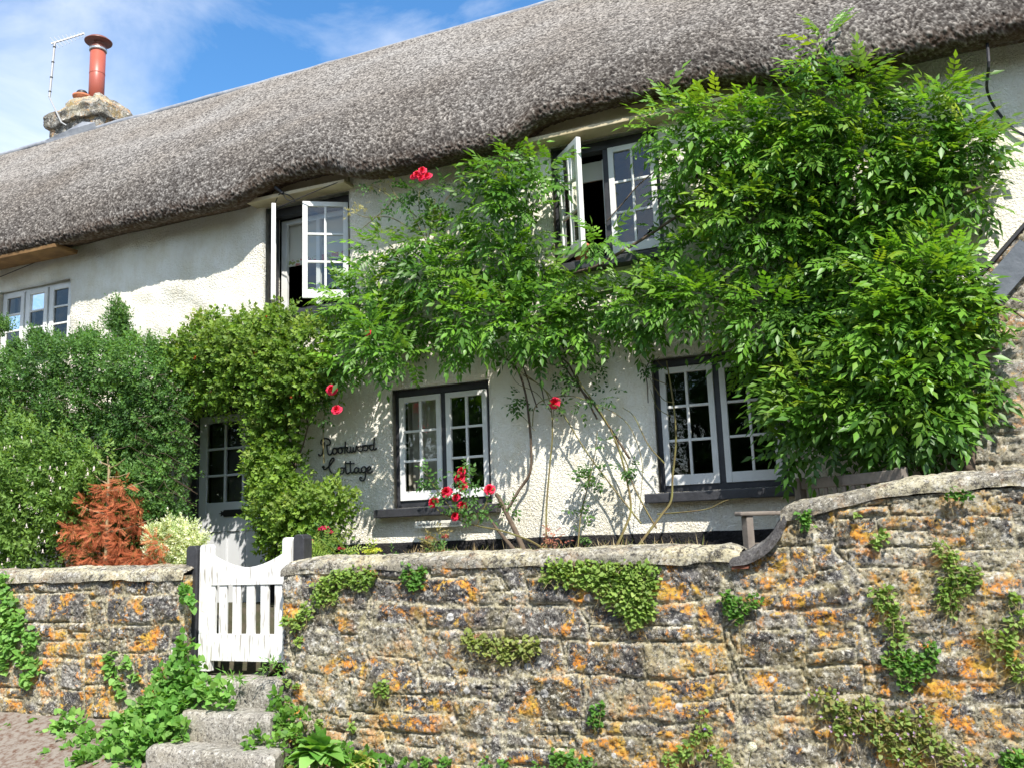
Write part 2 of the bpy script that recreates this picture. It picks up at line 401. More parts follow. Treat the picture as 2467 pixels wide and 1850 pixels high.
def leaf_mat(name="leaf", rough=0.45, spec=0.45, trans=0.28):
    m = bpy.data.materials.new(name); m.use_nodes = True
    n, l = m.node_tree.nodes, m.node_tree.links
    b = n["Principled BSDF"]; o = n["Material Output"]
    a = n.new("ShaderNodeAttribute"); a.attribute_name = "col"
    l.new(a.outputs['Color'], b.inputs['Base Color'])
    b.inputs['Roughness'].default_value = rough; b.inputs['Specular IOR Level'].default_value = spec
    if trans:
        t = n.new("ShaderNodeBsdfTranslucent")
        br = n.new("ShaderNodeMixRGB"); br.blend_type = 'MULTIPLY'; br.inputs[0].default_value = 1; br.inputs[2].default_value = (2.1, 2.0, 0.8, 1)
        l.new(a.outputs['Color'], br.inputs[1]); l.new(br.outputs[0], t.inputs[0])
        mx = n.new("ShaderNodeMixShader"); mx.inputs[0].default_value = trans
        l.new(b.outputs[0], mx.inputs[1]); l.new(t.outputs[0], mx.inputs[2]); l.new(mx.outputs[0], o.inputs[0])
    return m
M_leaf = leaf_mat("leaf", 0.55, 0.3, 0.3)
M_leafgloss = leaf_mat("glossy_leaf", 0.42, 0.38, 0.32)
M_petal = leaf_mat("petal", 0.6, 0.25, 0.2)

# ---------------------------------------------------------------- foliage machinery
def leaflets(specs):
    """specs: list of (base, dir, side, L, W, droop) -> verts, tris"""
    V = []; F = []
    for base, d, s, L, W, dr in specs:
        base = np.array(base, float); d = np.array(d, float); d /= np.linalg.norm(d)
        s = np.array(s, float); s -= d * (s @ d); s /= np.linalg.norm(s)
        nn = np.cross(d, s)
        b = len(V)
        dn = np.array([0, 0, -1.0]) * dr * L
        V += [base, base + d * L * .42 + s * W * .5 + nn * W * .12 + dn * .2, base + d * L * .42 - s * W * .5 + nn * W * .12 + dn * .2,
              base + d * L + dn, base + d * L * .45 + dn * .2]
        F += [(b, b + 4, b + 1), (b + 1, b + 4, b + 3), (b, b + 2, b + 4), (b + 2, b + 3, b + 4)]
    return np.array(V), np.array(F)
def pinnate(pairs, L, W, droop=0.35, ang=55, first=0.15):
    sp = []
    for i in range(pairs):
        x = first + (1 - first) * i / pairs
        p = (x, 0, -droop * x * x)
        a = math.radians(ang - 15 * i / pairs)
        k = math.sin(math.pi * (0.25 + 0.65 * (i + .5) / pairs))
        for sgn in (-1, 1):
            jt = random.uniform(-.12, .12)
            sp.append((p, (math.cos(a), sgn * math.sin(a), -0.35 + jt), (math.sin(a), -sgn * math.cos(a), jt), L * (0.75 + .3 * k), W, 0.15))
    sp.append(((1, 0, -droop), (1, 0, -2 * droop), (0, 1, 0.1), L * 1.1, W * 1.05, 0.1))
    return leaflets(sp)
def sprig(nl, L, W, spread=0.9, length=1.0):
    """a short twig carrying simple leaves in all directions"""
    sp = []
    for i in range(nl):
        x = length * (i + 0.3) / nl; a = i * 2.4
        d = (0.6, math.cos(a) * spread, math.sin(a) * spread)
        sp.append(((x, 0, 0), d, (0.2, -math.sin(a), math.cos(a)), L, W, 0.1))
    sp.append(((length, 0, 0), (1, 0, 0.1), (0, 1, 0), L, W, 0.1))
    return leaflets(sp)
def heartleaf(L, W):
    V = np.array([(0, 0, 0), (-.12 * L, W * .35, .02 * L), (.25 * L, W * .5, .05 * L), (.7 * L, W * .3, 0.02 * L), (L, 0, -.1 * L), (.7 * L, -W * .3, 0.02 * L), (.25 * L, -W * .5, .05 * L), (-.12 * L, -W * .35, .02 * L), (.4 * L, 0, -.03 * L)])
    F = np.array([(8, i, i + 1) for i in range(1, 7)] + [(0, 1, 8), (0, 8, 7)])
    return V, F
def instance(tmpls, pos, fwd, up, scale, cols):
    """tmpls list of (V,F); returns V,F,col arrays"""
    n = len(pos)
    f = fwd / (np.linalg.norm(fwd, axis=1)[:, None] + 1e-9)
    s = np.cross(up, f); s /= np.linalg.norm(s, axis=1)[:, None] + 1e-9
    u = np.cross(f, s)
    which = RNG.integers(0, len(tmpls), n)
    VV = []; FF = []; CC = []; off = 0
    for ti, (V, F) in enumerate(tmpls):
        m = which == ti; k = m.sum()
        if k == 0: continue
        B = np.stack([f[m], s[m], u[m]], 1)                     # k,3,3 rows
        P = np.einsum('vj,kjc->kvc', V, B) * scale[m][:, None, None] + pos[m][:, None, :]
        VV.append(P.reshape(-1, 3)); FF.append((F[None] + (np.arange(k) * len(V))[:, None, None]).reshape(-1, F.shape[1]) + off)
        CC.append(np.repeat(cols[m], len(V), axis=0)); off += k * len(V)
    return np.vstack(VV), np.vstack(FF), np.vstack(CC)
def rdirs(n):
    d = RNG.normal(size=(n, 3)); return d / np.linalg.norm(d, axis=1)[:, None]
def cloud(clumps, per_m2, tmpls, size, pal, droop=0.3, shell=0.55, maxy=None, minz=None, out=1.0, upw=0.35, tipcol=None, tipamt=0.3, jit=0.6, flat=1.0, clear=None):
    """clumps: (x,y,z,r) ; leaves spread on and in the outer shell of every clump, growing outward"""
    P = []; D = []; T = []
    for (x, y, z, r) in clumps:
        n = max(6, int(per_m2 * 4 * math.pi * r * r * 0.5))
        d = rdirs(n); d[:, 1] = np.where(RNG.random(n) < 0.75, -np.abs(d[:, 1]), d[:, 1])
        ww = 1 + 0.30 * (fbm(d[:, 0] * 2.2 + x * 5, d[:, 2] * 2.2 + z * 5, 3, 7) - 0.45) * 2
        rr = r * ww * (shell + (1 - shell) * RNG.random(n) ** 0.6)
        stray = RNG.random(n) < 0.05; rr = np.where(stray, rr * 1.28, rr)
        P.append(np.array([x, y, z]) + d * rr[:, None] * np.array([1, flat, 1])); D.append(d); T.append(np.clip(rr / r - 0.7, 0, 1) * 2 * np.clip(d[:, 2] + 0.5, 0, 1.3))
    P = np.vstack(P); D = np.vstack(D); T = np.concatenate(T)
    keep = np.ones(len(P), bool)
    if maxy is not None: keep &= P[:, 1] < maxy
    if minz is not None: keep &= P[:, 2] > minz
    if clear is not None: keep &= ~((P[:, 0] * YW / P[:, 1] > clear[0]) & ((P[:, 2] - 1.62) * YW / P[:, 1] + 1.62 > clear[1]) & ((P[:, 2] - 1.62) * YW / P[:, 1] + 1.62 < clear[2]))
    P, D, T = P[keep], D[keep], T[keep]; n = len(P)
    fwd = D * out + rdirs(n) * jit + np.array([0, -0.25, upw - droop])
    up = np.array([0.3, -0.6, 0.9]) + rdirs(n) * 0.45
    sc = size * RNG.uniform(0.7, 1.2, n)
    pal = np.array(pal, float)
    ci = RNG.random(n); k = (fbm(P[:, 0] * 1.7, P[:, 2] * 1.7, 3, 31) - 0.2) * 1.4
    t = np.clip(0.55 * ci + 0.45 * k, 0, 0.999) * (len(pal) - 1)
    i0 = t.astype(int); fr = (t - i0)[:, None]
    col = pal[i0] * (1 - fr) + pal[np.minimum(i0 + 1, len(pal) - 1)] * fr
    col *= RNG.uniform(0.75, 1.25, (n, 1))
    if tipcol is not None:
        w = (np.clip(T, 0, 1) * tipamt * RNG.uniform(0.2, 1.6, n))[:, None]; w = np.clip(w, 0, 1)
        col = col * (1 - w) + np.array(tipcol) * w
    return instance(tmpls, P, fwd, up, sc, col)
def join(parts):
    V = []; F = []; Cc = []; o = 0
    for v, f, c in parts:
        V.append(v); F.append(f + o); Cc.append(c); o += len(v)
    return np.vstack(V), np.vstack(F), np.vstack(Cc)
def foliage(name, parent, data, m=None):
    V, F, c = data
    return mesh_np(name, V, F, m or M_leaf, parent, {"col": c})
#%%SETTING
# ================================================================ GROUND
YW = 7.48          # facade face
YF = 7.60          # window frame plane
WY0, WY1 = 5.80, 6.15   # front wall
GZ = 1.08
mb = MB(); S = 900
def ground_patch():
    xs = np.concatenate([[-S, -200, -60, -25], np.arange(-14, 5.01, 0.12), [25, 60, 200, S]])
    ys = np.concatenate([[-S, -200, -60, -20, -8, -2, 0, 2], np.arange(3, 5.9, 0.1), [6.0, 9, 14, 30, 80, 250, S]])
    X, Y = np.meshgrid(xs, ys, indexing='ij')
    rise = np.clip((Y - 4.9) / 0.9, 0, 1) * np.clip((-5.0 - X) / 0.5, 0, 1) * 0.26
    Z = rise + 0.03 * fbm(X * 1.5, Y * 1.5, 3, 4) - 0.03
    V = np.stack([X.ravel(), Y.ravel(), Z.ravel()], 1)
    return V, grid_faces(len(xs), len(ys))
V, F = ground_patch()
tag(mesh_np("ground", V, F, M_road, smooth=True), kind="structure")
# garden behind the front wall
xs = np.arange(-14, 4.01, 0.1); ys = np.arange(5.95, 7.66, 0.08)
X, Y = np.meshgrid(xs, ys, indexing='ij')
path = np.clip(1 - np.abs(X + 5.0) / 0.6, 0, 1); path = np.clip(path * 2.5, 0, 1)
Z = GZ + 0.3 * np.clip((X + 4.5) / 0.3, 0, 1) * np.clip((6.5 - Y) / 0.2, 0, 1) * np.clip((-1.2 - X) / 0.3, 0, 1)
Z = Z * (1 - path) + path * np.clip(0.64 + (Y - 6.2) * 0.35, 0.64, 1.06)
Z += 0.03 * fbm(X * 5, Y * 5, 3, 9)
tag(mesh_np("garden_soil", np.stack([X.ravel(), Y.ravel(), Z.ravel()], 1), grid_faces(len(xs), len(ys)), M_soil, smooth=True), kind="structure")
# strip of leaf litter along the foot of the wall
xs = np.arange(-12, -3.2, 0.06); ys = np.arange(4.7, 5.8, 0.06)
X, Y = np.meshgrid(xs, ys, indexing='ij')
Z = np.clip((Y - 4.9) / 0.9, 0, 1) * np.clip((-5.0 - X) / 0.5, 0, 1) * 0.27 + 0.042 + 0.03 * fbm(X * 6, Y * 6, 3, 2) - 0.012 * (Y < 4.8)
tag(mesh_np("verge", np.stack([X.ravel(), Y.ravel(), Z.ravel()], 1), grid_faces(len(xs), len(ys)), M_litter, smooth=True), kind="structure")

#%%COTTAGE
# ================================================================ COTTAGE
cot = thing("cottage", "white roughcast thatched cottage with black plinth and black-framed casement windows", "cottage", (-5, YW, GZ))
X0, X1 = -15.0, 2.6
Z0, Z1 = 0.9, 5.62
HOLES = dict(w1=(-4.47, -3.46, 1.94, 3.05), w2=(-1.94, -0.90, 1.95, 3.06), u1=(-5.96, -4.93, 3.96, 5.12), u2=(-2.76, -1.76, 3.99, 5.12),
             left=(-9.95, -8.76, 3.96, 4.78), door=(-6.95, -5.90, 0.9, 3.08))
def cuts(a, b, st, edges):
    g = [v for v in np.arange(a, b, st) if min(abs(v - e) for e in edges) > st * 0.6]
    return np.array(sorted(set(g + list(edges) + [b])))
xs = cuts(X0, X1, 0.035, sorted({h[0] for h in HOLES.values()} | {h[1] for h in HOLES.values()}))
zs = cuts(Z0, Z1, 0.035, sorted({h[2] for h in HOLES.values()} | {h[3] for h in HOLES.values()}))
def facade_y(X, Z):
    y = YW - 0.07 * (fbm(X * 0.7, Z * 0.9, 3, 3) - 0.45)
    y += 0.10 * (fbm(X * 2.4, Z * 3.6 + X, 4, 12) - 0.45) * np.clip((-6.0 - X) / 0.4, 0.08, 1)
    return y
X, Z = np.meshgrid(xs, zs, indexing='ij')
Y = facade_y(X, Z)
edge = np.full(X.shape, 9.0)
for (a, b, c, d) in HOLES.values():
    dx = np.maximum(np.maximum(a - X, X - b), 0); dz = np.maximum(np.maximum(c - Z, Z - d), 0)
    edge = np.minimum(edge, np.hypot(dx, dz))
Y = Y + 0.03 * np.clip(1 - edge / 0.055, 0, 1) ** 2
Fq = grid_faces(len(xs), len(zs))
cx = X.ravel()[Fq].mean(1); cz = Z.ravel()[Fq].mean(1)
keep = np.ones(len(Fq), bool)
for (a, b, c, d) in HOLES.values(): keep &= ~((cx > a) & (cx < b) & (cz > c) & (cz < d))
Fq = Fq[keep]
Vw = np.stack([X.ravel(), Y.ravel(), Z.ravel()], 1)
# reveals
EV = [Vw]; EF = [Fq]; off = len(Vw)
idx = np.arange(len(xs) * len(zs)).reshape(len(xs), len(zs))
for (a, b, c, d) in HOLES.values():
    i0, i1 = np.searchsorted(xs, a - 1e-6), np.searchsorted(xs, b - 1e-6)
    j0, j1 = np.searchsorted(zs, c - 1e-6), np.searchsorted(zs, d - 1e-6)
    loop = [idx[i, j0] for i in range(i0, i1 + 1)] + [idx[i1, j] for j in range(j0 + 1, j1 + 1)] + [idx[i, j1] for i in range(i1 - 1, i0 - 1, -1)] + [idx[i0, j] for j in range(j1 - 1, j0, -1)]
    P = Vw[loop].copy(); P[:, 1] = 7.74
    n = len(loop); EV.append(P)
    EF.append(np.array([(loop[k], off + k, off + (k + 1) % n, loop[(k + 1) % n]) for k in range(n)])); off += n
mesh_np("wall", np.vstack(EV), np.vstack(EF), M_render, cot, smooth=True)
# plinth: a coat of black masonry paint, a touch proud
xs2 = xs[(xs >= -5.88)]; zs2 = np.arange(0.92, 1.70, 0.035)
X, Z = np.meshgrid(xs2, zs2, indexing='ij')
top = 1.625 + 0.012 * (fbm(X * 6, X * 0, 3, 8) - 0.45)
Zp = np.minimum(Z, top); Yp = facade_y(X, Zp) - 0.014
Yp = np.where(Z > top, Yp + 0.013, Yp)
mesh_np("plinth", np.stack([X.ravel(), Yp.ravel(), Zp.ravel()], 1), grid_faces(len(xs2), len(zs2)), M_plinth, cot, smooth=True)
# body of the house behind the facade: side walls, back wall, dark rooms
m = MB()
m.box(X0, X0 + 0.3, 7.75, 12.6, 0.9, 5.3); m.box(X1 - 0.3, X1, 7.75, 12.6, 0.9, 5.3); m.box(X0, X1, 12.6, 12.9, 0.9, 5.3)
m.build("side_wall", M_render, cot)
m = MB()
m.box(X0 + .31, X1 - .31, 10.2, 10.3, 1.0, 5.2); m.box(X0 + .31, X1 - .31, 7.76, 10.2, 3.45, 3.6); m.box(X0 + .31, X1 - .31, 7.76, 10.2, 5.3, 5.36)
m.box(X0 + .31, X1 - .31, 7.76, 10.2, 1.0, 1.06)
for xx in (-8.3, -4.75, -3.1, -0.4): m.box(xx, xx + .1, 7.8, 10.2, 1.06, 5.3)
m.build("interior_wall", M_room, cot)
# timber plates and soffit boards over the upper windows, under the thatch
m = MB(); m.box(-6.05, -4.85, 7.30, 7.50, 5.125, 5.165, j=0.006); m.box(-6.02, -4.9, 7.44, 7.62, 5.165, 5.5)
m.build("soffit_board", M_cream, cot, bevel=0.006)
m = MB(); m.box(-2.95, -0.9, 7.30, 7.50, 5.13, 5.17, j=0.008); m.box(-2.9, -0.95, 7.44, 7.62, 5.17, 5.5)
m.build("soffit_board", M_cream, cot, bevel=0.006)
m = MB(); m.box(-11.5, -8.55, 7.10, 7.42, 5.02, 5.06, j=0.006)
m.build("soffit_board", M_timber, cot, bevel=0.006)

# ---- thatch
def arch(x):
    a = 0.20 * np.exp(-np.abs((x + 5.35) / 0.60) ** 3.2)
    a = a + 0.20 / (1 + np.exp(-(x + 2.86) / 0.055)) / (1 + np.exp((x + 0.75) / 0.14))
    return a
def thatch():
    TX0, TX1 = -16.2, 3.6
    nx = 2100; nv = 470
    xs = np.linspace(TX0, TX1, nx)
    cp = np.array([(10.18, 8.17), (10.0, 8.205), (9.7, 7.97), (8.8, 7.12), (8.0, 6.36), (7.45, 5.80), (7.17, 5.45), (7.06, 5.22), (7.07, 5.10), (7.15, 5.065), (7.3, 5.10), (7.52, 5.18)])
    wt = np.array([0, 0, 0, 0.05, 0.2, 0.5, 0.8, 1, 1, 1, 1, 1.0])
    cs = catmull(np.column_stack([cp, wt]), 30)
    dl = np.r_[0, np.cumsum(np.hypot(*np.diff(cs[:, :2], axis=0).T))]
    s = np.linspace(0, dl[-1], nv)
    py = np.interp(s, dl, cs[:, 0]); pz = np.interp(s, dl, cs[:, 1]); pw = np.interp(s, dl, cs[:, 2])
    X = np.repeat(xs[:, None], nv, 1); A = arch(xs)[:, None]
    Sg = s[None, :]
    Y = py[None, :] + A * pw[None, :] * 0.55
    Z = pz[None, :] + A * pw[None, :] + 0.0
    low = 0.05 * (fbm(xs * 0.8, xs * 0, 3, 5) - 0.45)[:, None] * pw[None, :]
    Z = Z + low + 0.05 * (fbm(xs * 0.25, xs * 0, 2, 77) - 0.4)[:, None]
    # undulation of the coat: long gentle dressing steps running with the slope
    und = 0.09 * (fbm(X * 0.55, Sg * 0.8, 3, 41) - 0.45) + 0.028 * (fbm(X * 0.9 + Sg * 0.8, Sg * 3.2, 3, 19) - 0.45)
    N = np.cross(np.stack(np.gradient(X, axis=0).__class__ and [np.gradient(X, axis=0), np.gradient(Y, axis=0), np.gradient(Z, axis=0)], -1),
                 np.stack([np.gradient(X, axis=1), np.gradient(Y, axis=1), np.gradient(Z, axis=1)], -1))
    N /= np.linalg.norm(N, axis=-1)[..., None] + 1e-9
    if N[nx // 2, nv // 2, 1] > 0: N = -N
    def blur(a, ku, kv):
        for _ in range(ku): a = 0.5 * a + 0.25 * (np.roll(a, 1, 0) + np.roll(a, -1, 0))
        for _ in range(kv): a = 0.5 * a + 0.25 * (np.roll(a, 1, 1) + np.roll(a, -1, 1))
        return (a - a.mean()) / a.std()
    g = 0.75 * blur(RNG.random((nx, nv)), 0, 0) + 0.6 * blur(RNG.random((nx, nv)), 1, 1)              # single reed ends
    g2 = blur(RNG.random((nx, nv)), 1, 1)             # bundles
    rough = np.clip((Sg - 2.2) / 1.6, 0.25, 1.0)
    g = np.clip(g, -2.2, 2.2); g2 = np.clip(g2, -2.2, 2.2)
    H = und + (0.0030 * g + 0.0026 * g2) * (0.35 + 0.9 * rough)
    fade = np.clip(Sg / 0.15, 0, 1) * np.clip((s[-1] - Sg) / 0.2, 0, 1)
    P = np.stack([X, Y, Z], -1) + N * (H * fade)[..., None]
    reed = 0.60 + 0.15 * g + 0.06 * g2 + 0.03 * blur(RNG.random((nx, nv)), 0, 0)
    reed -= 0.17 * np.clip((Sg - 2.0) / 2.2, 0, 1) * (0.55 + 0.9 * fbm(X * 1.6, Sg * 2.0, 3, 61))       # deeper shade between reeds put into the colour: darker lower down, in patches
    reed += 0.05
    brown = np.clip((Sg - (s[-1] - 0.62)) / 0.3, 0, 1) * 0.75 * (fbm(X * 4, Sg * 8, 3, 90) + 0.2)
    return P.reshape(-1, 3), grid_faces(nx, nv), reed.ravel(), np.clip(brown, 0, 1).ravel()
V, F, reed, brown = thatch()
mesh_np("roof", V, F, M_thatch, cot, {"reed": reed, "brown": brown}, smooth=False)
m = MB(); m.addm([(-16.2, 10.1, 8.19), (3.6, 10.1, 8.19), (3.6, 13.3, 5.0), (-16.2, 13.3, 5.0), (-16.2, 7.5, 5.3), (3.6, 7.5, 5.3)], [(0, 1, 2, 3), (3, 2, 5, 4), (0, 3, 4), (1, 5, 2)])
m.build("back_roof", M_thatch, cot)
# ridge capping of dull grey sheet
m = MB(); rx = np.arange(-16.2, 3.7, 0.3)
m.tube([(x, 10.02 + random.uniform(-.01, .01), 8.205 + 0.05 * (float(fbm(np.array([x * 0.25]), np.array([0.0]), 2, 77)[0]) - 0.4) + random.uniform(-.008, .008)) for x in rx], 0.05, 0.05, 8)
m.build("ridge_cap", M_lead, cot, smooth=True)

# ---- chimney
def px3(px, py, Y): return at(px, py, Y)
chm = mesh_w = None
def rough_block(mb, x0, x1, y0, y1, z0, z1, n=5, j=0.02):
    mb.box(x0, x1, y0, y1, z0, z1, j=j)
def lump(poly_fn, nu, nv): pass
def stone_stack():
    # stack body, drip course and steep mortar flaunching, all roughened
    bm = bmesh.new()
    def blk(x0, x1, y0, y1, z0, z1, tx=0.0, ty=0.0, cuts=9):
        r = bmesh.ops.create_cube(bm, size=1.0)
        vs = r['verts']
        for v in vs:
            k = v.co.z + .5
            v.co = Vector(((x0 + x1) / 2 + v.co.x * (x1 - x0) * (1 - tx * k), (y0 + y1) / 2 + v.co.y * (y1 - y0) * (1 - ty * k), z0 + (z1 - z0) * k))
        es = list({e for v in vs for e in v.link_edges})
        bmesh.ops.subdivide_edges(bm, edges=es, cuts=cuts, use_grid_fill=True)
    blk(-12.30, -11.22, 10.02, 10.85, 7.7, 8.60)
    blk(-12.36, -11.16, 9.96, 10.9, 8.44, 8.66, 0.0, 0.0, 12)
    blk(-12.34, -11.18, 9.98, 10.88, 8.64, 8.98, 0.55, 0.55, 12)
    for v in bm.verts:
        p = v.co
        d = Vector([fbm(np.array([p.x * 3.1 + k * 7]), np.array([p.z * 3.7 + p.y * 2.3 + k]), 4, 5 + k)[0] - 0.45 for k in range(3)])
        e = Vector([fbm(np.array([p.x * 11 + k * 7]), np.array([p.z * 13 + p.y * 9 + k]), 3, 15 + k)[0] - 0.45 for k in range(3)])
        v.co = p + d * 0.13 + e * 0.10
    me = bpy.data.meshes.new("chimney"); bm.to_mesh(me); bm.free()
    V = np.array([v.co for v in me.vertices]); F = np.array([list(p.vertices) for p in me.polygons if len(p.vertices) == 4])
    return V, F
V, F = stone_stack()
nst = 0.35 + 0.6 * fbm(V[:, 0] * 4, V[:, 2] * 6, 2, 3)
chim = mesh_np("chimney", V, F, M_paleston, cot, {"stone": nst, "mortar": np.clip(fbm(V[:, 0] * 5, V[:, 2] * 5, 3, 8) * 2.5 - 0.9, 0, 1)}, smooth=True)
fl = at(232, 232, 10.45)
m = MB(); fx, fy, fz = fl[0] + 0.0, 10.45, 8.80
ph = 1.22
m.lathe((fx, fy, fz), [(0.122, 0.0), (0.122, 1.10)], 28)
flue = m.build("chimney_pot", M_flue, chim, smooth=False)
for p in flue.data.polygons: p.use_smooth = len(p.vertices) == 4
ORG[flue.name] = ORG[chim.name]
m = MB(); m.lathe((fx, fy, fz), [(0.121, 0.66), (0.1255, 0.662), (0.1255, 0.675), (0.121, 0.677)], 28); m.build('joint_ring', M_flue, chim)
m = MB(); m.lathe((fx, fy, fz), [(0.132, 1.07), (0.14, 1.075), (0.14, 1.115), (0.132, 1.12)], 28); m.build("clamp_band", M_steel, chim, smooth=True)
m = MB(); m.lathe((fx, fy, fz), [(0.10, 1.1), (0.135, 1.11), (0.135, 1.15), (0.10, 1.16), (0.09, 1.24), (0.215, 1.235), (0.22, 1.25), (0.16, 1.30), (0.02, 1.33)], 28)
o = m.build("cowl", mat("cowl_enamel", (0.20, 0.07, 0.05), 0.4, 0.5), chim, smooth=True)
sp_ = at(196, 262, 10.3)
m = MB(); m.lathe((sp_[0], 10.3, 8.78), [(0.10, 0), (0.105, 0.22), (0.14, 0.24), (0.145, 0.27), (0.11, 0.28)], 24); m.build("chimney_pot", M_terra, chim, smooth=True)
m = MB(); m.lathe((sp_[0], 10.3, 8.78), [(0.085, 0.24), (0.085, 0.33), (0.07, 0.35)], 24); m.build("pot_cap", M_iron, chim, smooth=True)
m = MB(); m.lathe((fx, fy, fz), [(0.40, -0.12), (0.27, 0.03), (0.14, 0.10)], 20); m.build("flaunching", mat("buff_mortar", (0.45, 0.38, 0.26), 0.9, 0.1, (20, 0.01)), chim, smooth=True)
m = MB(); m.addm([(-12.30, 9.96, 8.15), (-11.2, 9.96, 8.15), (-11.2, 9.93, 8.27), (-11.5, 9.955, 8.36), (-11.8, 9.93, 8.27), (-12.30, 9.95, 8.22)], [(0, 1, 2, 3, 4, 5)])
m.build("flashing", M_lead, chim)
# aerial strapped to the stack
aer = []
m = MB(); pa = [at(148, 296, 9.95), at(119, 235, 9.95), at(132, 104, 9.95)]
m.tube([at(160, 303, 9.97), pa[0], pa[1]], 0.014, 0.014, 6); m.tube(pa[1:], 0.02, 0.018, 6)
aerial = m.build("aerial", M_alu, chim)
ORG[aerial.name] = ORG[chim.name]
b0 = pa[2]; b1 = at(203, 82, 10.25)
m = MB(); m.tube([b0 + (b0 - b1) * 0.12, b1], 0.014, 0.014, 6)
for k in range(9):
    c = b0 + (b1 - b0) * (k / 8.2); hl = (0.20 - 0.015 * k)
    dd = np.array([0.62, -0.1, -0.62]); dd /= np.linalg.norm(dd)
    m.tube([c - dd * hl, c + dd * hl], 0.006, 0.006, 4)
m.build("aerial_boom", M_alu, chim)
for t in (0.1, 0.36, 0.64, 0.92):
    m = MB(); c = pa[1] + (pa[2] - pa[1]) * t; m.tube([c - (0, 0, .008), c + (0, 0, .008)], 0.024, 0.024, 8); m.build("cable_clip", M_iron, chim)

# ---- windows
def sash_T(xh, yh, z0, s, th):
    c, sn = math.cos(th), math.sin(th)
    def T(v):
        u, t, z = v
        return (xh + s * u * c + (t * sn) * s, yh - u * sn + t * c, z0 + z)
    return T
def sash(parent, xh, z0, W, H, s=1, th=0.0, cols=2, rows=3, y=YF, m_paint=None, thick=0.042, stile=0.05, rail_b=0.085, rail_t=0.05, name="casement"):
    T = sash_T(xh, y, z0, s, th)
    m = MB()
    m.box(0, stile, 0, thick, 0, H, T); m.box(W - stile, W, 0, thick, 0, H, T)
    m.box(stile, W - stile, 0.001, thick - .001, 0, rail_b, T); m.box(stile, W - stile, 0.001, thick - .001, H - rail_t, H, T)
    iw = W - 2 * stile; ih = H - rail_b - rail_t; b = 0.011
    for i in range(1, cols): u = stile + iw * i / cols; m.box(u - b, u + b, 0.004, thick - 0.004, rail_b, H - rail_t, T)
    for j in range(1, rows):
        v = rail_b + ih * j / rows
        for i in range(cols):
            ua = stile + iw * i / cols + (b if i else 0); ub = stile + iw * (i + 1) / cols - (b if i < cols - 1 else 0)
            m.box(ua, ub, 0.006, thick - 0.006, v - b, v + b, T)
    o = m.build(name, m_paint or M_white, parent, bevel=0.0035)
    ORG[o.name] = ORG[parent.name]
    g = MB(); tt = thick * 0.5
    for i in range(cols):
        for j in range(rows):
            w = random.uniform(-.0018, .0018); w2 = random.uniform(-.0018, .0018)
            ua = stile + iw * i / cols; ub = stile + iw * (i + 1) / cols; va = rail_b + ih * j / rows; vb = rail_b + ih * (j + 1) / rows
            g.addm([T((ua, tt + w, va)), T((ub, tt - w, va)), T((ub, tt - w + w2, vb)), T((ua, tt + w + w2, vb))], [(0, 1, 2, 3)])
    g.build("glass", M_glass, parent)
    return T
def frame(name, x0, x1, z0, z1, mull, m_, top=0.06, side=0.045, bot=0.06, mw=0.055, y0=None, dep=0.10):
    y0 = YF - 0.03 if y0 is None else y0
    m = MB(); a, b = y0, y0 + dep
    m.box(x0, x0 + side, a, b, z0, z1); m.box(x1 - side, x1, a, b, z0, z1)
    m.box(x0 + side, x1 - side, a + .002, b - .002, z0, z0 + bot); m.box(x0 + side, x1 - side, a + .002, b - .002, z1 - top, z1)
    for q in mull: m.box(q - mw / 2, q + mw / 2, a + .001, b - .001, z0 + bot, z1 - top)
    o = m.build(name, m_, cot, bevel=0.004); ORG[o.name] = ORG[cot.name]; return o
def sill(parent, x0, x1, z0, z1, yf=7.36, m_=None):
    m = MB(); n = 14
    for i in range(n):
        pass
    P = [(x0, yf, z0), (x1, yf, z0), (x1, YF + .02, z0), (x0, YF + .02, z0), (x0, yf, z1 - 0.012), (x1, yf, z1 - 0.012), (x1, YF + .02, z1 + .006), (x0, YF + .02, z1 + .006)]
    m.addm(P, [(0, 1, 2, 3), (4, 5, 6, 7), (0, 1, 5, 4), (1, 2, 6, 5), (2, 3, 7, 6), (3, 0, 4, 7)])
    m.build("sill", m_ or M_black, parent, bevel=0.006)
def drape(parent, x0, x1, z0, z1, y=7.74, waves=7, amp=0.018, m_=None, name="curtain"):
    xs = np.linspace(x0, x1, 60); zs = np.array([z0, (z0 + z1) / 2, z1])
    X, Z = np.meshgrid(xs, zs, indexing='ij')
    Y = y + amp * np.sin((X - x0) / (x1 - x0) * waves * 2 * math.pi + 0.3 * np.sin(Z * 3))
    mesh_np(name, np.stack([X.ravel(), Y.ravel(), Z.ravel()], 1), grid_faces(60, 3), m_ or M_curtain, parent, smooth=True)
# ground floor left
w = frame("window", *HOLES['w1'], [-3.955], M_black)
sash(w, -4.425, 2.005, 0.445, 0.975, 1, 0.0, y=YF - 0.045)
sash(w, -3.505, 2.005, 0.425, 0.975, -1, 0.0, y=YF - 0.045)
sill(w, -4.60, -3.36, 1.855, 1.94)
drape(w, -4.46, -4.02, 2.0, 3.0, 7.78, 5)
drape(w, -4.10, -4.0, 2.0, 3.0, 7.73, 2)
# ground floor right
w = frame("window", *HOLES['w2'], [-1.42], M_black)
sash(w, -1.895, 2.005, 0.450, 0.985, 1, 0.0, y=YF - 0.045)
sash(w, -0.945, 2.005, 0.450, 0.985, -1, 0.0, y=YF - 0.045)
sill(w, -2.03, -0.80, 1.865, 1.95)
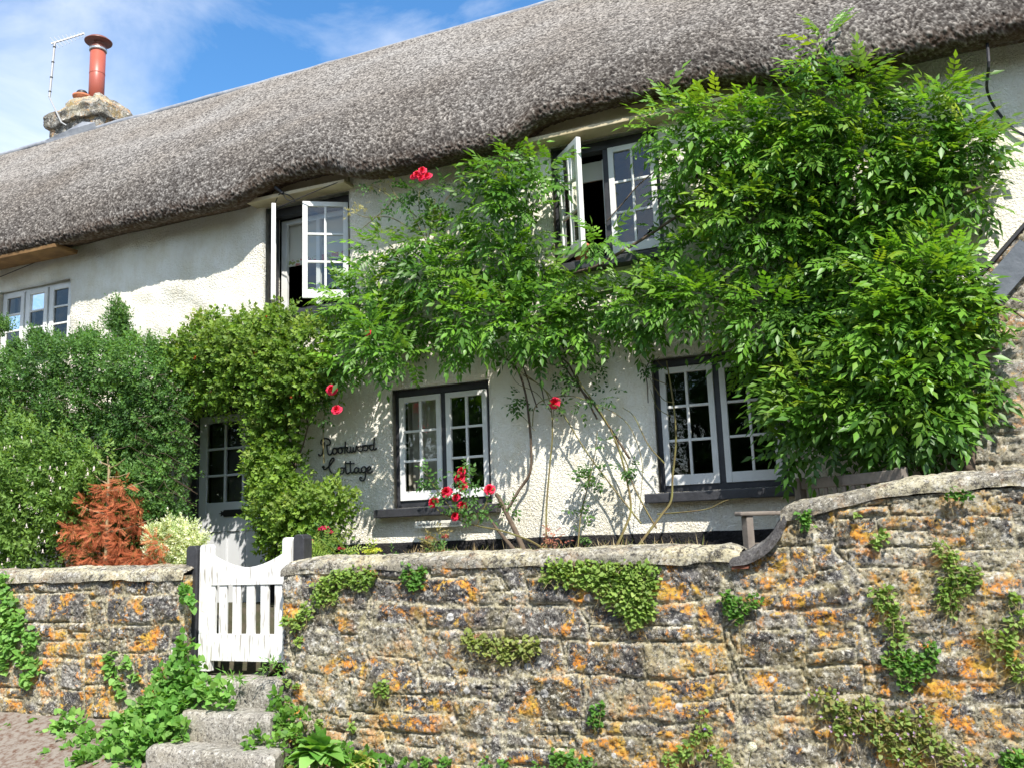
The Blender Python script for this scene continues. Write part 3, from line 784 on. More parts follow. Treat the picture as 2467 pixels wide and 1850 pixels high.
# upper left, both casements swung open
w = frame("window", *HOLES['u1'], [], M_black, top=0.085)
sash(w, -5.915, 4.03, 0.44, 1.00, 1, math.radians(53), y=YF - 0.05)
sash(w, -4.975, 4.03, 0.45, 1.00, -1, math.radians(33), y=YF - 0.05)
sill(w, -6.07, -4.80, 3.865, 3.955)
m = MB(); m.box(-5.91, -5.84, 7.70, 7.74, 4.02, 5.03); m.box(-5.03, -4.98, 7.70, 7.74, 4.02, 5.03); m.box(-5.47, -5.425, 7.70, 7.74, 4.02, 5.03)
m.box(-5.84, -5.03, 7.702, 7.738, 4.98, 5.03)
m.build("inner_frame", M_white, w, bevel=0.003)
m = MB(); m.box(-5.86, -5.0, 7.76, 7.775, 4.62, 5.0); m.box(-5.86, -5.0, 7.745, 7.759, 4.56, 4.70); m.build("blind", M_blind, w)
m = MB(); m.box(-5.2, -5.175, 7.78, 7.80, 4.05, 4.55); m.build("glazing_bar", M_white, w)
# mottled print along the hem of the blind
def print_mat():
    mm = mat("floral_print", (0.62, 0.60, 0.52), 0.9, 0.1)
    n, l = mm.node_tree.nodes, mm.node_tree.links; b = n["Principled BSDF"]
    tc = n.new("ShaderNodeTexCoord"); t = n.new("ShaderNodeTexNoise"); t.inputs['Scale'].default_value = 18; t.inputs['Detail'].default_value = 1
    r = n.new("ShaderNodeValToRGB"); e = r.color_ramp.elements; r.color_ramp.interpolation = 'CONSTANT'
    e[0].position = 0; e[0].color = (0.30, 0.33, 0.12, 1); e[1].position = 0.41; e[1].color = (0.62, 0.60, 0.52, 1)
    x = e.new(0.57); x.color = (0.5, 0.2, 0.17, 1)
    l.new(tc.outputs['Object'], t.inputs['Vector']); l.new(t.outputs['Fac'], r.inputs[0]); l.new(r.outputs[0], b.inputs['Base Color']); return mm
m = MB(); m.box(-5.86, -5.0, 7.735, 7.744, 4.53, 4.60); m.build("blind_hem", print_mat(), w)
m = MB(); m.tube([(-5.86, 7.52, 4.06), (-5.62, 7.36, 4.05)], 0.006, 0.006, 5); m.build("casement_stay", M_iron, w)
# upper right, left casement open
w = frame("window", *HOLES['u2'], [-2.26], M_black, top=0.085)
sash(w, -2.715, 4.05, 0.445, 1.00, 1, math.radians(47), y=YF - 0.05)
sash(w, -1.805, 4.05, 0.43, 0.985, -1, 0.0, y=YF - 0.045)
sill(w, -2.86, -1.65, 3.90, 3.985)
m = MB(); m.box(-2.70, -2.30, 7.72, 7.74, 4.82, 5.0); m.build("blind", M_blind, w)
m = MB(); m.box(-2.335, -2.30, 7.70, 7.72, 4.05, 5.0); m.build("inner_frame", M_white, w)
m = MB(); m.lathe((-2.55, 7.62, 4.05), [(0.05, 0), (0.07, 0.12), (0.078, 0.12), (0.078, 0.15), (0.06, 0.15)], 16); m.build("flower_pot", M_terra, w, smooth=True)
# far left, three white lights
w = frame("window", *HOLES['left'], [-9.545, -9.15], M_white, top=0.03, side=0.03, bot=0.05, mw=0.03)
for xa in (-9.92, -9.53, -9.135):
    sash(w, xa, 4.015, 0.345, 0.735, 1, 0, cols=1, rows=3, y=YF - 0.04, stile=0.055, rail_b=0.07, rail_t=0.05)
sill(w, -9.99, -8.72, 3.90, 3.96, 7.44, M_render)
drape(w, -9.93, -9.62, 4.0, 4.75, 7.76, 4)

# ---- door
dl = at(487, 990, YF)[0]
m = MB(); m.box(-6.95, -6.875, YF - .03, YF + .1, GZ, 3.08); m.box(-5.965, -5.90, YF - .03, YF + .1, GZ, 3.08); m.box(-6.875, -5.965, YF - .028, YF + .098, 3.01, 3.08)
m.build("door_frame", M_black, cot, bevel=0.004)
DX0, DX1, DZ0, DZ1 = -6.872, -5.968, GZ + .01, 3.005
gx0, gx1, gz0, gz1 = DX0 + 0.10, DX1 - 0.10, 2.10, 2.93
m = MB(); ya, yb = YF - .005, YF + .04
m.box(DX0, gx0, ya, yb, DZ0, DZ1); m.box(gx1, DX1, ya, yb, DZ0, DZ1); m.box(gx0, gx1, ya + .001, yb - .001, gz1, DZ1)
m.box(gx0, gx1, ya + .001, yb - .001, 1.80, gz0); m.box(gx0, gx1, ya + .001, yb - .001, DZ0, DZ0 + 0.2)
pw = (gx1 - gx0) / 3
for i in (1, 2): m.box(gx0 + pw * i - .035, gx0 + pw * i + .035, ya + .002, yb - .002, DZ0 + .2, 1.80)
m.box(gx0, gx1, ya + .018, yb - .006, DZ0 + .2, 1.80)
for i in (1, 2): m.box(gx0 + pw * i - .012, gx0 + pw * i + .012, ya + .003, yb - .004, gz0, gz1)
for j in (1, 2):
    z = gz0 + (gz1 - gz0) * j / 3
    for i in range(3): m.box(gx0 + pw * i + (.012 if i else 0), gx0 + pw * (i + 1) - (.012 if i < 2 else 0), ya + .005, yb - .006, z - .012, z + .012)
door = m.build("door", M_door, cot, bevel=0.004); ORG[door.name] = ORG[cot.name]
m = MB(); m.addm([(gx0, ya + .02, gz0), (gx1, ya + .02, gz0), (gx1, ya + .02, gz1), (gx0, ya + .02, gz1)], [(0, 1, 2, 3)]); m.build("glass", M_glass, door)
m = MB(); m.box(gx0, gx1, yb + .03, yb + .035, gz0, gz1); m.build("net_curtain", mat("net", (0.13, 0.125, 0.12), 0.95, 0.05), door)
lx, lz = (DX0 + DX1) / 2 + 0.0, 1.985
m = MB(); m.box(lx - .11, lx + .11, ya - .012, ya - .001, lz - .035, lz + .035)
for s in (-1, 1):
    m.prism([(lx + s * .11, lz - .03), (lx + s * .125, lz - .015), (lx + s * .15, lz - .028), (lx + s * .145, lz - .008), (lx + s * .175, lz), (lx + s * .145, lz + .008), (lx + s * .15, lz + .028), (lx + s * .125, lz + .015), (lx + s * .11, lz + .03)], ya - .010, ya - .001)
m.build("letter_plate", M_iron, door)
#%%SIGNS
# ================================================================ NAME, PLAQUE, CABLE
def L(pts): return [at(740 + x * 0.09946, 1020 + y * 0.09946, YW - 0.018) for x, y in pts]
strokes = [
    [(395, 470), (380, 500), (350, 500), (335, 460), (350, 400), (400, 365), (460, 358), (530, 385), (562, 440), (550, 500), (510, 520), (475, 515)],
    [(415, 440), (405, 540), (385, 660), (360, 740), (320, 775), (280, 755), (290, 730)],
    [(475, 515), (485, 600), (500, 700), (530, 750), (570, 745), (600, 700), (620, 640), (640, 600), (690, 600), (720, 650), (700, 715), (650, 735), (620, 700), (620, 640)],
    [(690, 600), (750, 600), (800, 580), (845, 620), (845, 680), (800, 715), (755, 690), (750, 620), (800, 580), (880, 580), (925, 575)],
    [(930, 430), (920, 560), (912, 720)],
    [(915, 620), (950, 570), (985, 590), (960, 640), (985, 690), (1030, 690), (1045, 620), (1050, 550)],
    [(1048, 600), (1060, 680), (1100, 685), (1115, 630), (1115, 560)],
    [(1115, 630), (1130, 675), (1165, 670), (1185, 610), (1190, 550), (1240, 560), (1290, 550), (1340, 590), (1330, 650), (1285, 672), (1240, 640), (1235, 580), (1290, 545)],
    [(1310, 555), (1370, 530), (1420, 525), (1465, 570), (1455, 630), (1405, 655), (1360, 620), (1360, 560), (1420, 525), (1480, 525), (1560, 510)],
    [(1610, 520), (1560, 505), (1515, 540), (1515, 600), (1560, 635), (1605, 600), (1615, 540)],
    [(1630, 335), (1620, 480), (1612, 610), (1640, 632), (1675, 610), (1660, 590)],
    [(400, 1040), (385, 1060), (370, 1050), (385, 1030), (410, 1040), (400, 1095), (450, 1095), (520, 1040), (600, 940), (650, 860), (630, 830), (590, 850), (545, 940), (535, 1050), (560, 1150), (620, 1210), (690, 1220), (740, 1180), (790, 1110), (830, 1070), (880, 1090), (885, 1160), (845, 1210), (790, 1190), (780, 1130)],
    [(840, 1070), (930, 1070)],
    [(930, 915), (932, 1100), (950, 1190), (990, 1210), (1030, 1170)],
    [(1045, 900), (1045, 1080), (1055, 1170), (1100, 1190), (1140, 1140)],
    [(920, 960), (1140, 962)],
    [(1240, 1080), (1190, 1055), (1145, 1110), (1160, 1180), (1210, 1175), (1245, 1110), (1250, 1060)],
    [(1248, 1100), (1255, 1170), (1300, 1180), (1330, 1120)],
    [(1430, 1070), (1380, 1040), (1320, 1080), (1320, 1150), (1370, 1180), (1420, 1140), (1430, 1060)],
    [(1430, 1060), (1415, 1180), (1400, 1320), (1350, 1380), (1290, 1360), (1275, 1310), (1310, 1295), (1325, 1325)],
    [(1420, 1160), (1480, 1140), (1540, 1080), (1520, 1040), (1480, 1050), (1455, 1110), (1470, 1180), (1530, 1190), (1585, 1140)],
]
sc_ = at(825, 1100, YW - .03)
m = MB()
for st in strokes[:11]: m.tube(L(st), 0.0078, 0.0078, 6, smooth=5)
s1 = m.V, m.F
for st in strokes[11:]: m.tube(L(st), 0.0078, 0.0078, 6, smooth=5)
tag(m.build("house_name_sign", M_iron, origin=sc_), "black bent-iron script house name on the white wall between door and window", "sign")
pa_, pb_ = at(1013, 1263, YW - .03), at(1118, 1258, YW - .03)
m = MB(); px0, px1 = -4.17, -3.70; m.box(px0, px1, YW - .105, YW - .085, 1.745, 1.805); m.box(px0 + .1, px1 - .1, YW - .086, YW - .0, 1.765, 1.785)
plq = m.build("plaque", M_plaque, origin=(px0, YW, 1.8), bevel=0.003)
tag(plq, "small cream plaque with a web address under the rose-covered window sill", "sign"); ORG[plq.name] = np.array((px0, YW, 1.8))
tcv = bpy.data.curves.new("lettering", 'FONT'); tcv.body = "www.rookwoodcottage.co.uk"; tcv.size = 0.043; tcv.extrude = 0.0008; tcv.shear = 0.3
tob = bpy.data.objects.new("tmp", tcv); C.objects.link(tob)
bpy.context.view_layer.update()
tme = bpy.data.meshes.new_from_object(tob); bpy.data.objects.remove(tob)
w_ = max(v.co.x for v in tme.vertices)
for v in tme.vertices: v.co = Vector((v.co.x / w_ * 0.42 + 0.025, -0.1062, v.co.y - 0.038))
tx = link("lettering", tme, M_iron, plq)

def wire(name, pts, r, label, cat, m_=None, sm=6):
    m = MB(); m.tube(pts, r, r, 5, smooth=sm)
    return tag(m.build(name, m_ or M_cable, origin=pts[0]), label, cat)
wire("cable", [at(2346, -30, 7.9), at(2372, 70, 7.35), at(2382, 150, 7.05), at(2378, 215, 7.3), at(2398, 262, 7.42), at(2440, 310, 7.43), at(2475, 330, 7.43)], 0.011, "black cable hanging from the thatch edge at the right end of the white wall", "cable")
wire("cable", [at(648, 515, 7.42), at(700, 488, 7.28), at(760, 462, 7.28), at(815, 440, 7.3)], 0.005, "thin black wire strung under the thatch above the open upper left window", "cable")
m = MB(); m.tube([at(663, 452, 7.26), at(682, 467, 7.27)], 0.018, 0.018, 8); c1 = m.build("connector", M_iron, origin=at(665, 455, 7.26)); 
tag(c1, "black wire connector with looped lead hanging under the thatch arch", "connector"); ORG[c1.name] = np.array(at(665, 455, 7.26))
m = MB(); m.tube([at(682, 467, 7.27), at(697, 472, 7.3), at(711, 486, 7.33), at(690, 480, 7.3), at(680, 466, 7.28), at(672, 470, 7.3), at(664, 488, 7.35)], 0.005, 0.005, 5, smooth=5); m.build("lead", M_cable, c1)
wire("cable", [at(0, 668, 7.40), at(120, 618, 7.40), at(215, 572, 7.3)], 0.005, "thin wire running up the left end of the wall to the thatch", "cable")
wire("cable", [at(1270, 190, 8.1), at(1450, 95, 8.85), at(1640, 0, 9.6), at(1700, -30, 9.8)], 0.006, "thin wire lying diagonally across the thatched roof slope", "cable")

#%%WALL
# ================================================================ FRONT STONE WALL
def stone_field(xs, zs, ztop, seed, warp=0.05, hr=(0.13, 0.27), wr=(0.16, 0.5), rubble=0.0, hrf=None):
    """heightfield + per-stone id + mortar mask over the grid xs x zs"""
    rg = np.random.default_rng(seed)
    X, Z = np.meshgrid(xs, zs, indexing='ij')
    wx = X + warp * 1.6 * (fbm(X * 2.3, Z * 2.9, 3, seed) - 0.45) + 0.02 * (fbm(X * 14, Z * 14, 2, seed + 9) - 0.4)
    wz = Z + warp * 1.8 * (fbm(X * 1.3, Z * 2.1, 3, seed + 3) - 0.45) + 0.02 * (fbm(X * 13, Z * 13, 2, seed + 5) - 0.4) + rubble * (fbm(X * 0.9, Z * 1.8, 2, seed + 50) - 0.4)
    sid = np.zeros(X.shape); shgt = np.zeros(X.shape); tilt = np.zeros(X.shape); dist = np.full(X.shape, 9.0)
    segs = [xs.min() - 0.8]
    while segs[-1] < xs.max() + 0.8: segs.append(segs[-1] + rg.uniform(0.7, 1.5))
    segs = np.array(segs)
    sx = wx + 0.25 * (vnoise(wz * 4, wz * 0, seed + 60) - 0.5)            # ragged joints between the runs of coursing
    si = np.clip(np.searchsorted(segs, sx) - 1, 0, len(segs) - 2)
    for q in range(len(segs) - 1):
        ms = si == q
        if not ms.any(): continue
        rows = [zs.min() - 0.3 - rg.uniform(0, .2)]
        lo, hi = hrf(segs[q]) if hrf else hr
        while rows[-1] < zs.max() + 0.4: rows.append(rows[-1] + (rg.uniform(lo, hi) if rg.random() > 0.09 else rg.uniform(lo * .45, lo * .7)))
        rows = np.array(rows); slope = rg.uniform(-0.09, 0.09)
        z_ = wz[ms] + slope * (wx[ms] - segs[q]); x_ = wx[ms]; edge = np.minimum(sx[ms] - segs[q], segs[q + 1] - sx[ms])
        ri = np.clip(np.searchsorted(rows, z_) - 1, 0, len(rows) - 2)
        dq = np.minimum(np.minimum(z_ - rows[ri], rows[ri + 1] - z_), edge)
        iq = np.zeros(len(z_)); hq = np.zeros(len(z_)); tq = np.zeros(len(z_))
        for r in range(len(rows) - 1):
            mk = ri == r
            if not mk.any(): continue
            h = rows[r + 1] - rows[r]; e = [segs[q] - 0.3 - rg.uniform(0, .3)]
            while e[-1] < segs[q + 1] + 0.4: e.append(e[-1] + max(0.09, rg.uniform(*wr) * (0.5 + 2.6 * h) * rg.choice([0.6, 1, 1, 1.4])))
            e = np.array(e); ci = np.clip(np.searchsorted(e, x_[mk]) - 1, 0, len(e) - 2)
            ids = rg.random(len(e)); hh = rg.uniform(-0.018, 0.026, len(e)); tl = rg.uniform(-0.16, 0.16, len(e)); t2 = rg.uniform(-0.10, 0.10, len(e)); lean = rg.uniform(-.25, .25, len(e))
            split = rg.random(len(e)) < 0.35; sp = rows[r] + h * rg.uniform(0.35, 0.65, len(e)); ids2 = rg.random(len(e))
            zz = z_[mk]; xl = x_[mk] + lean[ci] * (zz - rows[r]) ; ci = np.clip(np.searchsorted(e, xl) - 1, 0, len(e) - 2)
            dx = np.minimum(xl - e[ci], e[ci + 1] - xl); dd = np.minimum(dq[mk], dx)
            up_ = split[ci] & (zz > sp[ci]) & (h > 0.15); dd = np.where(split[ci] & (h > 0.15), np.minimum(dd, np.abs(zz - sp[ci])), dd)
            dq[mk] = dd; iq[mk] = np.where(up_, ids2[ci], ids[ci]); hq[mk] = np.where(up_, -hh[ci], hh[ci])
            tq[mk] = tl[ci] * (zz - rows[r] - h / 2) + t2[ci] * (xl - (e[ci] + e[ci + 1]) / 2)
        dist[ms] = dq; sid[ms] = iq; shgt[ms] = hq; tilt[ms] = tq
    mw = 0.010 + 0.016 * fbm(X * 5, Z * 5, 2, seed + 8)
    t = np.clip((dist - mw * 0.4) / 0.022, 0, 1); t = t * t * (3 - 2 * t)
    smear = np.clip((fbm(X * 2.7, Z * 3.3, 4, seed + 21) - 0.55) * 9, 0, 1) * 0.75       # mortar smeared over the stones
    mort = 1 - t * (1 - smear)
    H = t * (0.006 + 0.35 * shgt + 0.45 * tilt) * (1 - 0.7 * smear) + 0.034 * (fbm(X * 9, Z * 13, 4, seed + 30) - 0.45) + 0.024 * (fbm(X * 30, Z * 34, 3, seed + 31) - 0.45) + 0.016 * (RNG.random(X.shape) - 0.5)
    crack = np.clip(1 - dist / 0.0065, 0, 1) * np.clip((fbm(X * 2.6, Z * 2.6, 3, seed + 77) - 0.36) * 8, 0, 1)
    H -= 0.028 * crack
    cr2 = np.clip(1 - np.abs(fbm(X * 1.6 + Z * .7, Z * 5.0 - X * .5, 4, seed + 90) - 0.47) / 0.009, 0, 1) * (fbm(X * 1.5, Z * 1.5, 2, seed + 91) > 0.42)
    H -= 0.022 * cr2
    return X, Z, H, sid, np.clip(mort, 0, 1)
def wall_front(parent, x0, x1, zb, topf, seed, y0=WY0, step=0.0095, material=None, **kw):
    xs = np.arange(x0, x1 + 1e-6, step); zmax = max(topf(x0), topf(x1), *[topf(x) for x in xs[::20]])
    zs = np.arange(zb, zmax + step, step)
    X, Z, H, sid, mort = stone_field(xs, zs, zmax, seed, **kw)
    tz = np.array([topf(x) for x in xs])[:, None]
    Zc = np.minimum(Z, tz)
    # wrap round both ends of the wall
    e = np.minimum(X - x0, x1 - X); bend = np.clip(1 - e / 0.03, 0, 1) ** 2 * 0.03
    Y = y0 - H + bend + 0.03 * (fbm(X * 0.8, Z * 1.0, 2, seed) - 0.45)
    V = np.stack([X.ravel(), Y.ravel(), Zc.ravel()], 1)
    F = grid_faces(len(xs), len(zs))
    ok = (Z.ravel()[F].min(1) < np.repeat(tz, len(zs), 1).ravel()[F].max(1))
    return mesh_np("stone_face", V, F[ok], material or M_stone, parent, {"stone": sid.ravel(), "mortar": mort.ravel()}, smooth=True)
def coping(parent, pts, half=0.20, hgt=0.085, seed=0, name="coping", m_=None, drop=0.02, over=0.03, mo_=1.0):
    """pts: list of (x,z) along the wall; rounded mortar capping"""
    P = catmull([(x, 0, z) for x, z in pts], 14) if len(pts) > 2 else np.array([(x, 0, z) for x, z in pts])
    d = np.r_[0, np.cumsum(np.linalg.norm(np.diff(P, axis=0), axis=1))]
    n = max(8, int(d[-1] / 0.02)); t = np.linspace(0, d[-1], n)
    P = np.stack([np.interp(t, d, P[:, 0]), np.interp(t, d, P[:, 2])], 1)
    T = np.gradient(P, axis=0); T /= np.linalg.norm(T, axis=1)[:, None]; Nn = np.stack([-T[:, 1], T[:, 0]], 1)
    k = 26; yc = (WY0 + WY1) / 2; R = (WY1 - WY0) / 2 + over
    ang = np.linspace(math.pi * 1.02, -0.02 * math.pi, k)
    U, A = np.meshgrid(np.arange(n), ang, indexing='ij')
    yy = yc + R * np.cos(A); off = np.sign(np.sin(A)) * np.abs(np.sin(A)) ** 0.75 * hgt
    endc = np.clip(np.minimum(t, t[-1] - t) / 0.08, 0, 1) ** 0.5
    off = off * (0.55 + 0.45 * endc[:, None])
    low = np.sin(A) < 0.15
    x = P[:, 0][:, None] + Nn[:, 0][:, None] * off; z = P[:, 1][:, None] + Nn[:, 1][:, None] * off
    nn = 0.045 * (fbm(x * 3.2, A * 1.5 + x, 4, seed + 5) - 0.45) + 0.030 * (fbm(x * 20, A * 6, 3, seed + 6) - 0.45)
    yy = yy + np.cos(A) * nn; z = z + np.maximum(np.sin(A), 0.2) * nn
    z = z - np.where(low, 0.045 * fbm(x * 5, x * 0, 3, seed + 9), 0)
    V = np.stack([x.ravel(), yy.ravel(), z.ravel()], 1)
    mort = mo_ * (np.full(len(V), 1.0) - np.clip((fbm(V[:, 0] * 2.4, A.ravel() * 1.4, 4, seed + 3) - 0.40) * 5, 0, 1) * 0.8)
    return mesh_np(name, V, grid_faces(n, k), m_ or M_cope, parent, {"stone": np.full(len(V), 0.72 * mo_ ** .3 if mo_ > .5 else 0.2), "mortar": mort}, smooth=True)
M_cope = stone_mat("weathered_mortar_coping", 0.15, 0.8, 0.2, 0.95)
LX1, RX0 = -5.37, -4.43
fw = thing("garden_wall", "long lichened rubble stone wall with rounded coping right of the white gate", "wall", (-1, WY0, 0))
def topR(x):
    s = 1 / (1 + math.exp(-(x + 0.80) / 0.035))
    return 1.455 * (1 - s) + (1.70 + 0.10 * (1 - math.exp(-max(0, x + 0.72) / 0.45)) + 0.012 * max(0, x)) * s
wall_front(fw, RX0, 3.2, -0.06, topR, 4, warp=0.07, hrf=lambda x: (0.17, 0.30) if x < -1.3 else (0.11, 0.24), wr=(0.2, 0.6))
m = MB(); m.box(RX0 + .035, -0.9, WY0 + .05, WY1, 0, 1.44); m.box(-0.9, 3.2, WY0 + .05, WY1, 0, 1.44); m.box(-0.68, 3.2, WY0 + .05, WY1, 1.44, 1.69); m.box(0.0, 3.2, WY0 + .06, WY1 - .01, 1.69, 1.80)
m.build("wall_core", M_paleston, fw)
coping(fw, [(RX0 + 0.0, 1.43), (RX0 + 0.22, 1.455), (-3.2, 1.46), (-2.0, 1.465), (-1.25, 1.46), (-1.02, 1.455)], seed=3)
coping(fw, [(-1.08, 1.43), (-0.96, 1.45), (-0.85, 1.51), (-0.77, 1.60), (-0.725, 1.69)], seed=8, hgt=0.055, m_=stone_mat("dark_concrete_coping", 0.0, 0.15, 0.0, 1.0), name="curved_coping", mo_=0.05, over=0.05)
coping(fw, [(-0.76, 1.69), (-0.5, 1.735), (-0.3, 1.775), (0.0, 1.815), (0.57, 1.835), (3.2, 1.88)], seed=13, hgt=0.075)
m = MB(); m.box(-1.07, -0.97, WY0 - .045, WY0 + .08, 1.397, 1.415, j=.006); m.build("clay_tile", mat("dull_clay", (0.17, 0.07, 0.045), 0.9, 0.1), fw)
lw = thing("garden_wall", "shorter stone wall left of the white gate with orange lichen patches", "wall", (-8, WY0, 0))
wall_front(lw, -11.6, LX1, 0.0, lambda x: 1.43, 9, warp=0.05)
m = MB(); m.box(-11.6, LX1 - .03, WY0 + .05, WY1, 0, 1.42); m.build("wall_core", M_paleston, lw)
coping(lw, [(-11.6, 1.43), (-9, 1.425), (-7.4, 1.425), (-6.3, 1.43), (LX1 - 0.0, 1.43)], seed=21)
# end face of the left wall, next to the gate
xs_ = np.arange(WY0 + .01, WY1, 0.01); zs_ = np.arange(0.05, 1.44, 0.01)
Yy, Zz, H, sid, mort = stone_field(xs_, zs_, 1.44, 31)
mesh_np("stone_face", np.stack([(LX1 - 0.02 + H * 0.6).ravel(), Yy.ravel(), Zz.ravel()], 1), grid_faces(len(xs_), len(zs_)), M_stone, lw, {"stone": sid.ravel(), "mortar": mort.ravel()}, smooth=True)
Yy, Zz, H, sid, mort = stone_field(xs_, zs_, 1.44, 37)
mesh_np("stone_face", np.stack([(RX0 + 0.02 - H * 0.6).ravel(), Yy.ravel(), Zz.ravel()], 1), grid_faces(len(xs_), len(zs_)), M_stone, fw, {"stone": sid.ravel(), "mortar": mort.ravel()}, smooth=True)

# ---- stone outbuilding at the right
ob = thing("stone_outbuilding", "pale stone outbuilding wall with slates along its sloping top at the right edge", "outbuilding", (1.2, 6.9, GZ))
def topO(x): return 3.25 + (x - 0.55) * 1.02
def big_stone():
    xs = np.arange(0.28, 3.2, 0.013); zs = np.arange(1.0, 6.3, 0.013)
    X, Z, H, sid, mort = stone_field(xs, zs, 6, 51, warp=0.02, hr=(0.24, 0.40), wr=(0.25, 0.5))
    tz = topO(xs)[:, None]; Zc = np.minimum(Z, tz)
    e = X - 0.28; bend = np.clip(1 - e / 0.04, 0, 1) ** 2 * 0.04
    V = np.stack([X.ravel(), (6.9 - H + bend).ravel(), Zc.ravel()], 1); F = grid_faces(len(xs), len(zs))
    ok = Z.ravel()[F].min(1) < np.repeat(tz, len(zs), 1).ravel()[F].max(1)
    return V, F[ok], sid.ravel() * 0.2 + 0.8, mort.ravel() * 0.8
V, F, a_, b_ = big_stone()
mesh_np("wall", V, F, M_paleston, ob, {"stone": a_, "mortar": b_}, smooth=True)
m = MB(); m.prism([(0.30, 1.0), (3.2, 1.0), (3.2, topO(3.2)), (0.30, topO(0.30))], 6.93, 7.40); m.build("side_wall", M_paleston, ob)
for k, x in enumerate((0.50, 0.86, 1.22, 1.58)):
    z = topO(x); T_ = 0.30
    m = MB(); c, s = math.cos(math.atan(1.02)), math.sin(math.atan(1.02))
    def TT(v, x=x, z=z): return (x + v[0] * c - v[2] * s, v[1], z + v[0] * s + v[2] * c)
    m.box(0, 0.40, 6.86, 7.42, -0.17 + k * .012, -0.155 + k * .012 + .0, TT, j=0.004)
    m.box(0, 0.40, 6.835, 6.85, -0.20, -0.03 + k * .004, TT, j=0.01)
    m.build("slate", M_slate, ob)
m = MB(); m.tube([(0.30, 6.95, topO(0.30) + 0.03), (1.0, 6.95, topO(1.0) + 0.03), (2.6, 6.95, topO(2.6) + 0.03)], 0.02, 0.02, 6); m.build("verge_strip", M_iron, ob)

#%%GATE
# ================================================================ GATE AND STEPS
gy = 5.93
GX0, GX1 = -5.34, -4.44
gt = thing("garden_gate", "weathered white wooden slatted gate with dipped top rail", "gate", (GX0, gy, 0.66))
def stile(x0, x1, z0, z1):
    m = MB()
    r = 0.03
    poly = [(x0, z0), (x1, z0), (x1, z1 - r)] + [(x1 - r + r * math.cos(a), z1 - r + r * math.sin(a)) for a in np.linspace(0.3, 1.57, 4)] + [(x0 + r - r * math.sin(a), z1 - r + r * math.cos(a)) for a in np.linspace(0, 1.57, 4)]
    m.prism(poly, gy - .002, gy + .056); m.build("stile", M_gate, gt, bevel=0.004)
stile(GX0, GX0 + 0.115, 0.68, 1.665); stile(GX1 - 0.09, GX1, 0.76, 1.695)
xa, xb = GX0 + 0.115, GX1 - 0.09
poly = [(xa, 1.34), (xb, 1.34)]
for t in np.linspace(1, 0, 15): poly.append((xa + (xb - xa) * t, 1.475 + 0.10 * abs(2 * t - 1) ** 1.8))
m = MB(); m.prism(poly, gy + .004, gy + .05); m.build("top_rail", M_gate, gt, bevel=0.003)
m = MB(); m.box(xa, xb, gy + .004, gy + .05, 0.76, 0.965); m.build("bottom_rail", M_gate, gt, bevel=0.004)
ns = 5
for k in range(ns):
    x = xa + 0.055 + (xb - xa - 0.02) * (k + 0.0) / ns + 0.02
    m = MB(); m.box(x, x + 0.075, gy + .014, gy + .036, 0.95, 1.355, j=0.0015); m.build("slat", M_gate, gt, bevel=0.002)
m = MB(); m.box(xa - 0.0, xa + 0.035, gy + .012, gy + .04, 0.96, 1.345); m.build("slat", M_gate, gt, bevel=0.002)
for nm, x0, x1, ya, z1, lb in (("gate_post", GX0 - 0.115, GX0 - 0.01, gy - 0.03, 1.66, "black peeling gate post on the left side of the white gate"),
                               ("gate_post", GX1 + 0.012, GX1 + 0.11, gy + 0.0, 1.715, "black gate post half hidden behind the right wall end")):
    m = MB(); r = 0.035
    poly = [(x0, 0.4), (x1, 0.4), (x1, z1 - r), (x1 - .012, z1 - .008), (x1 - r, z1), (x0 + r, z1), (x0 + .012, z1 - .008), (x0, z1 - r)]
    m.prism(poly, ya, ya + .11)
    tag(m.build(nm, M_black, origin=(x0, ya, 0.4), bevel=0.006), lb, "gate post")
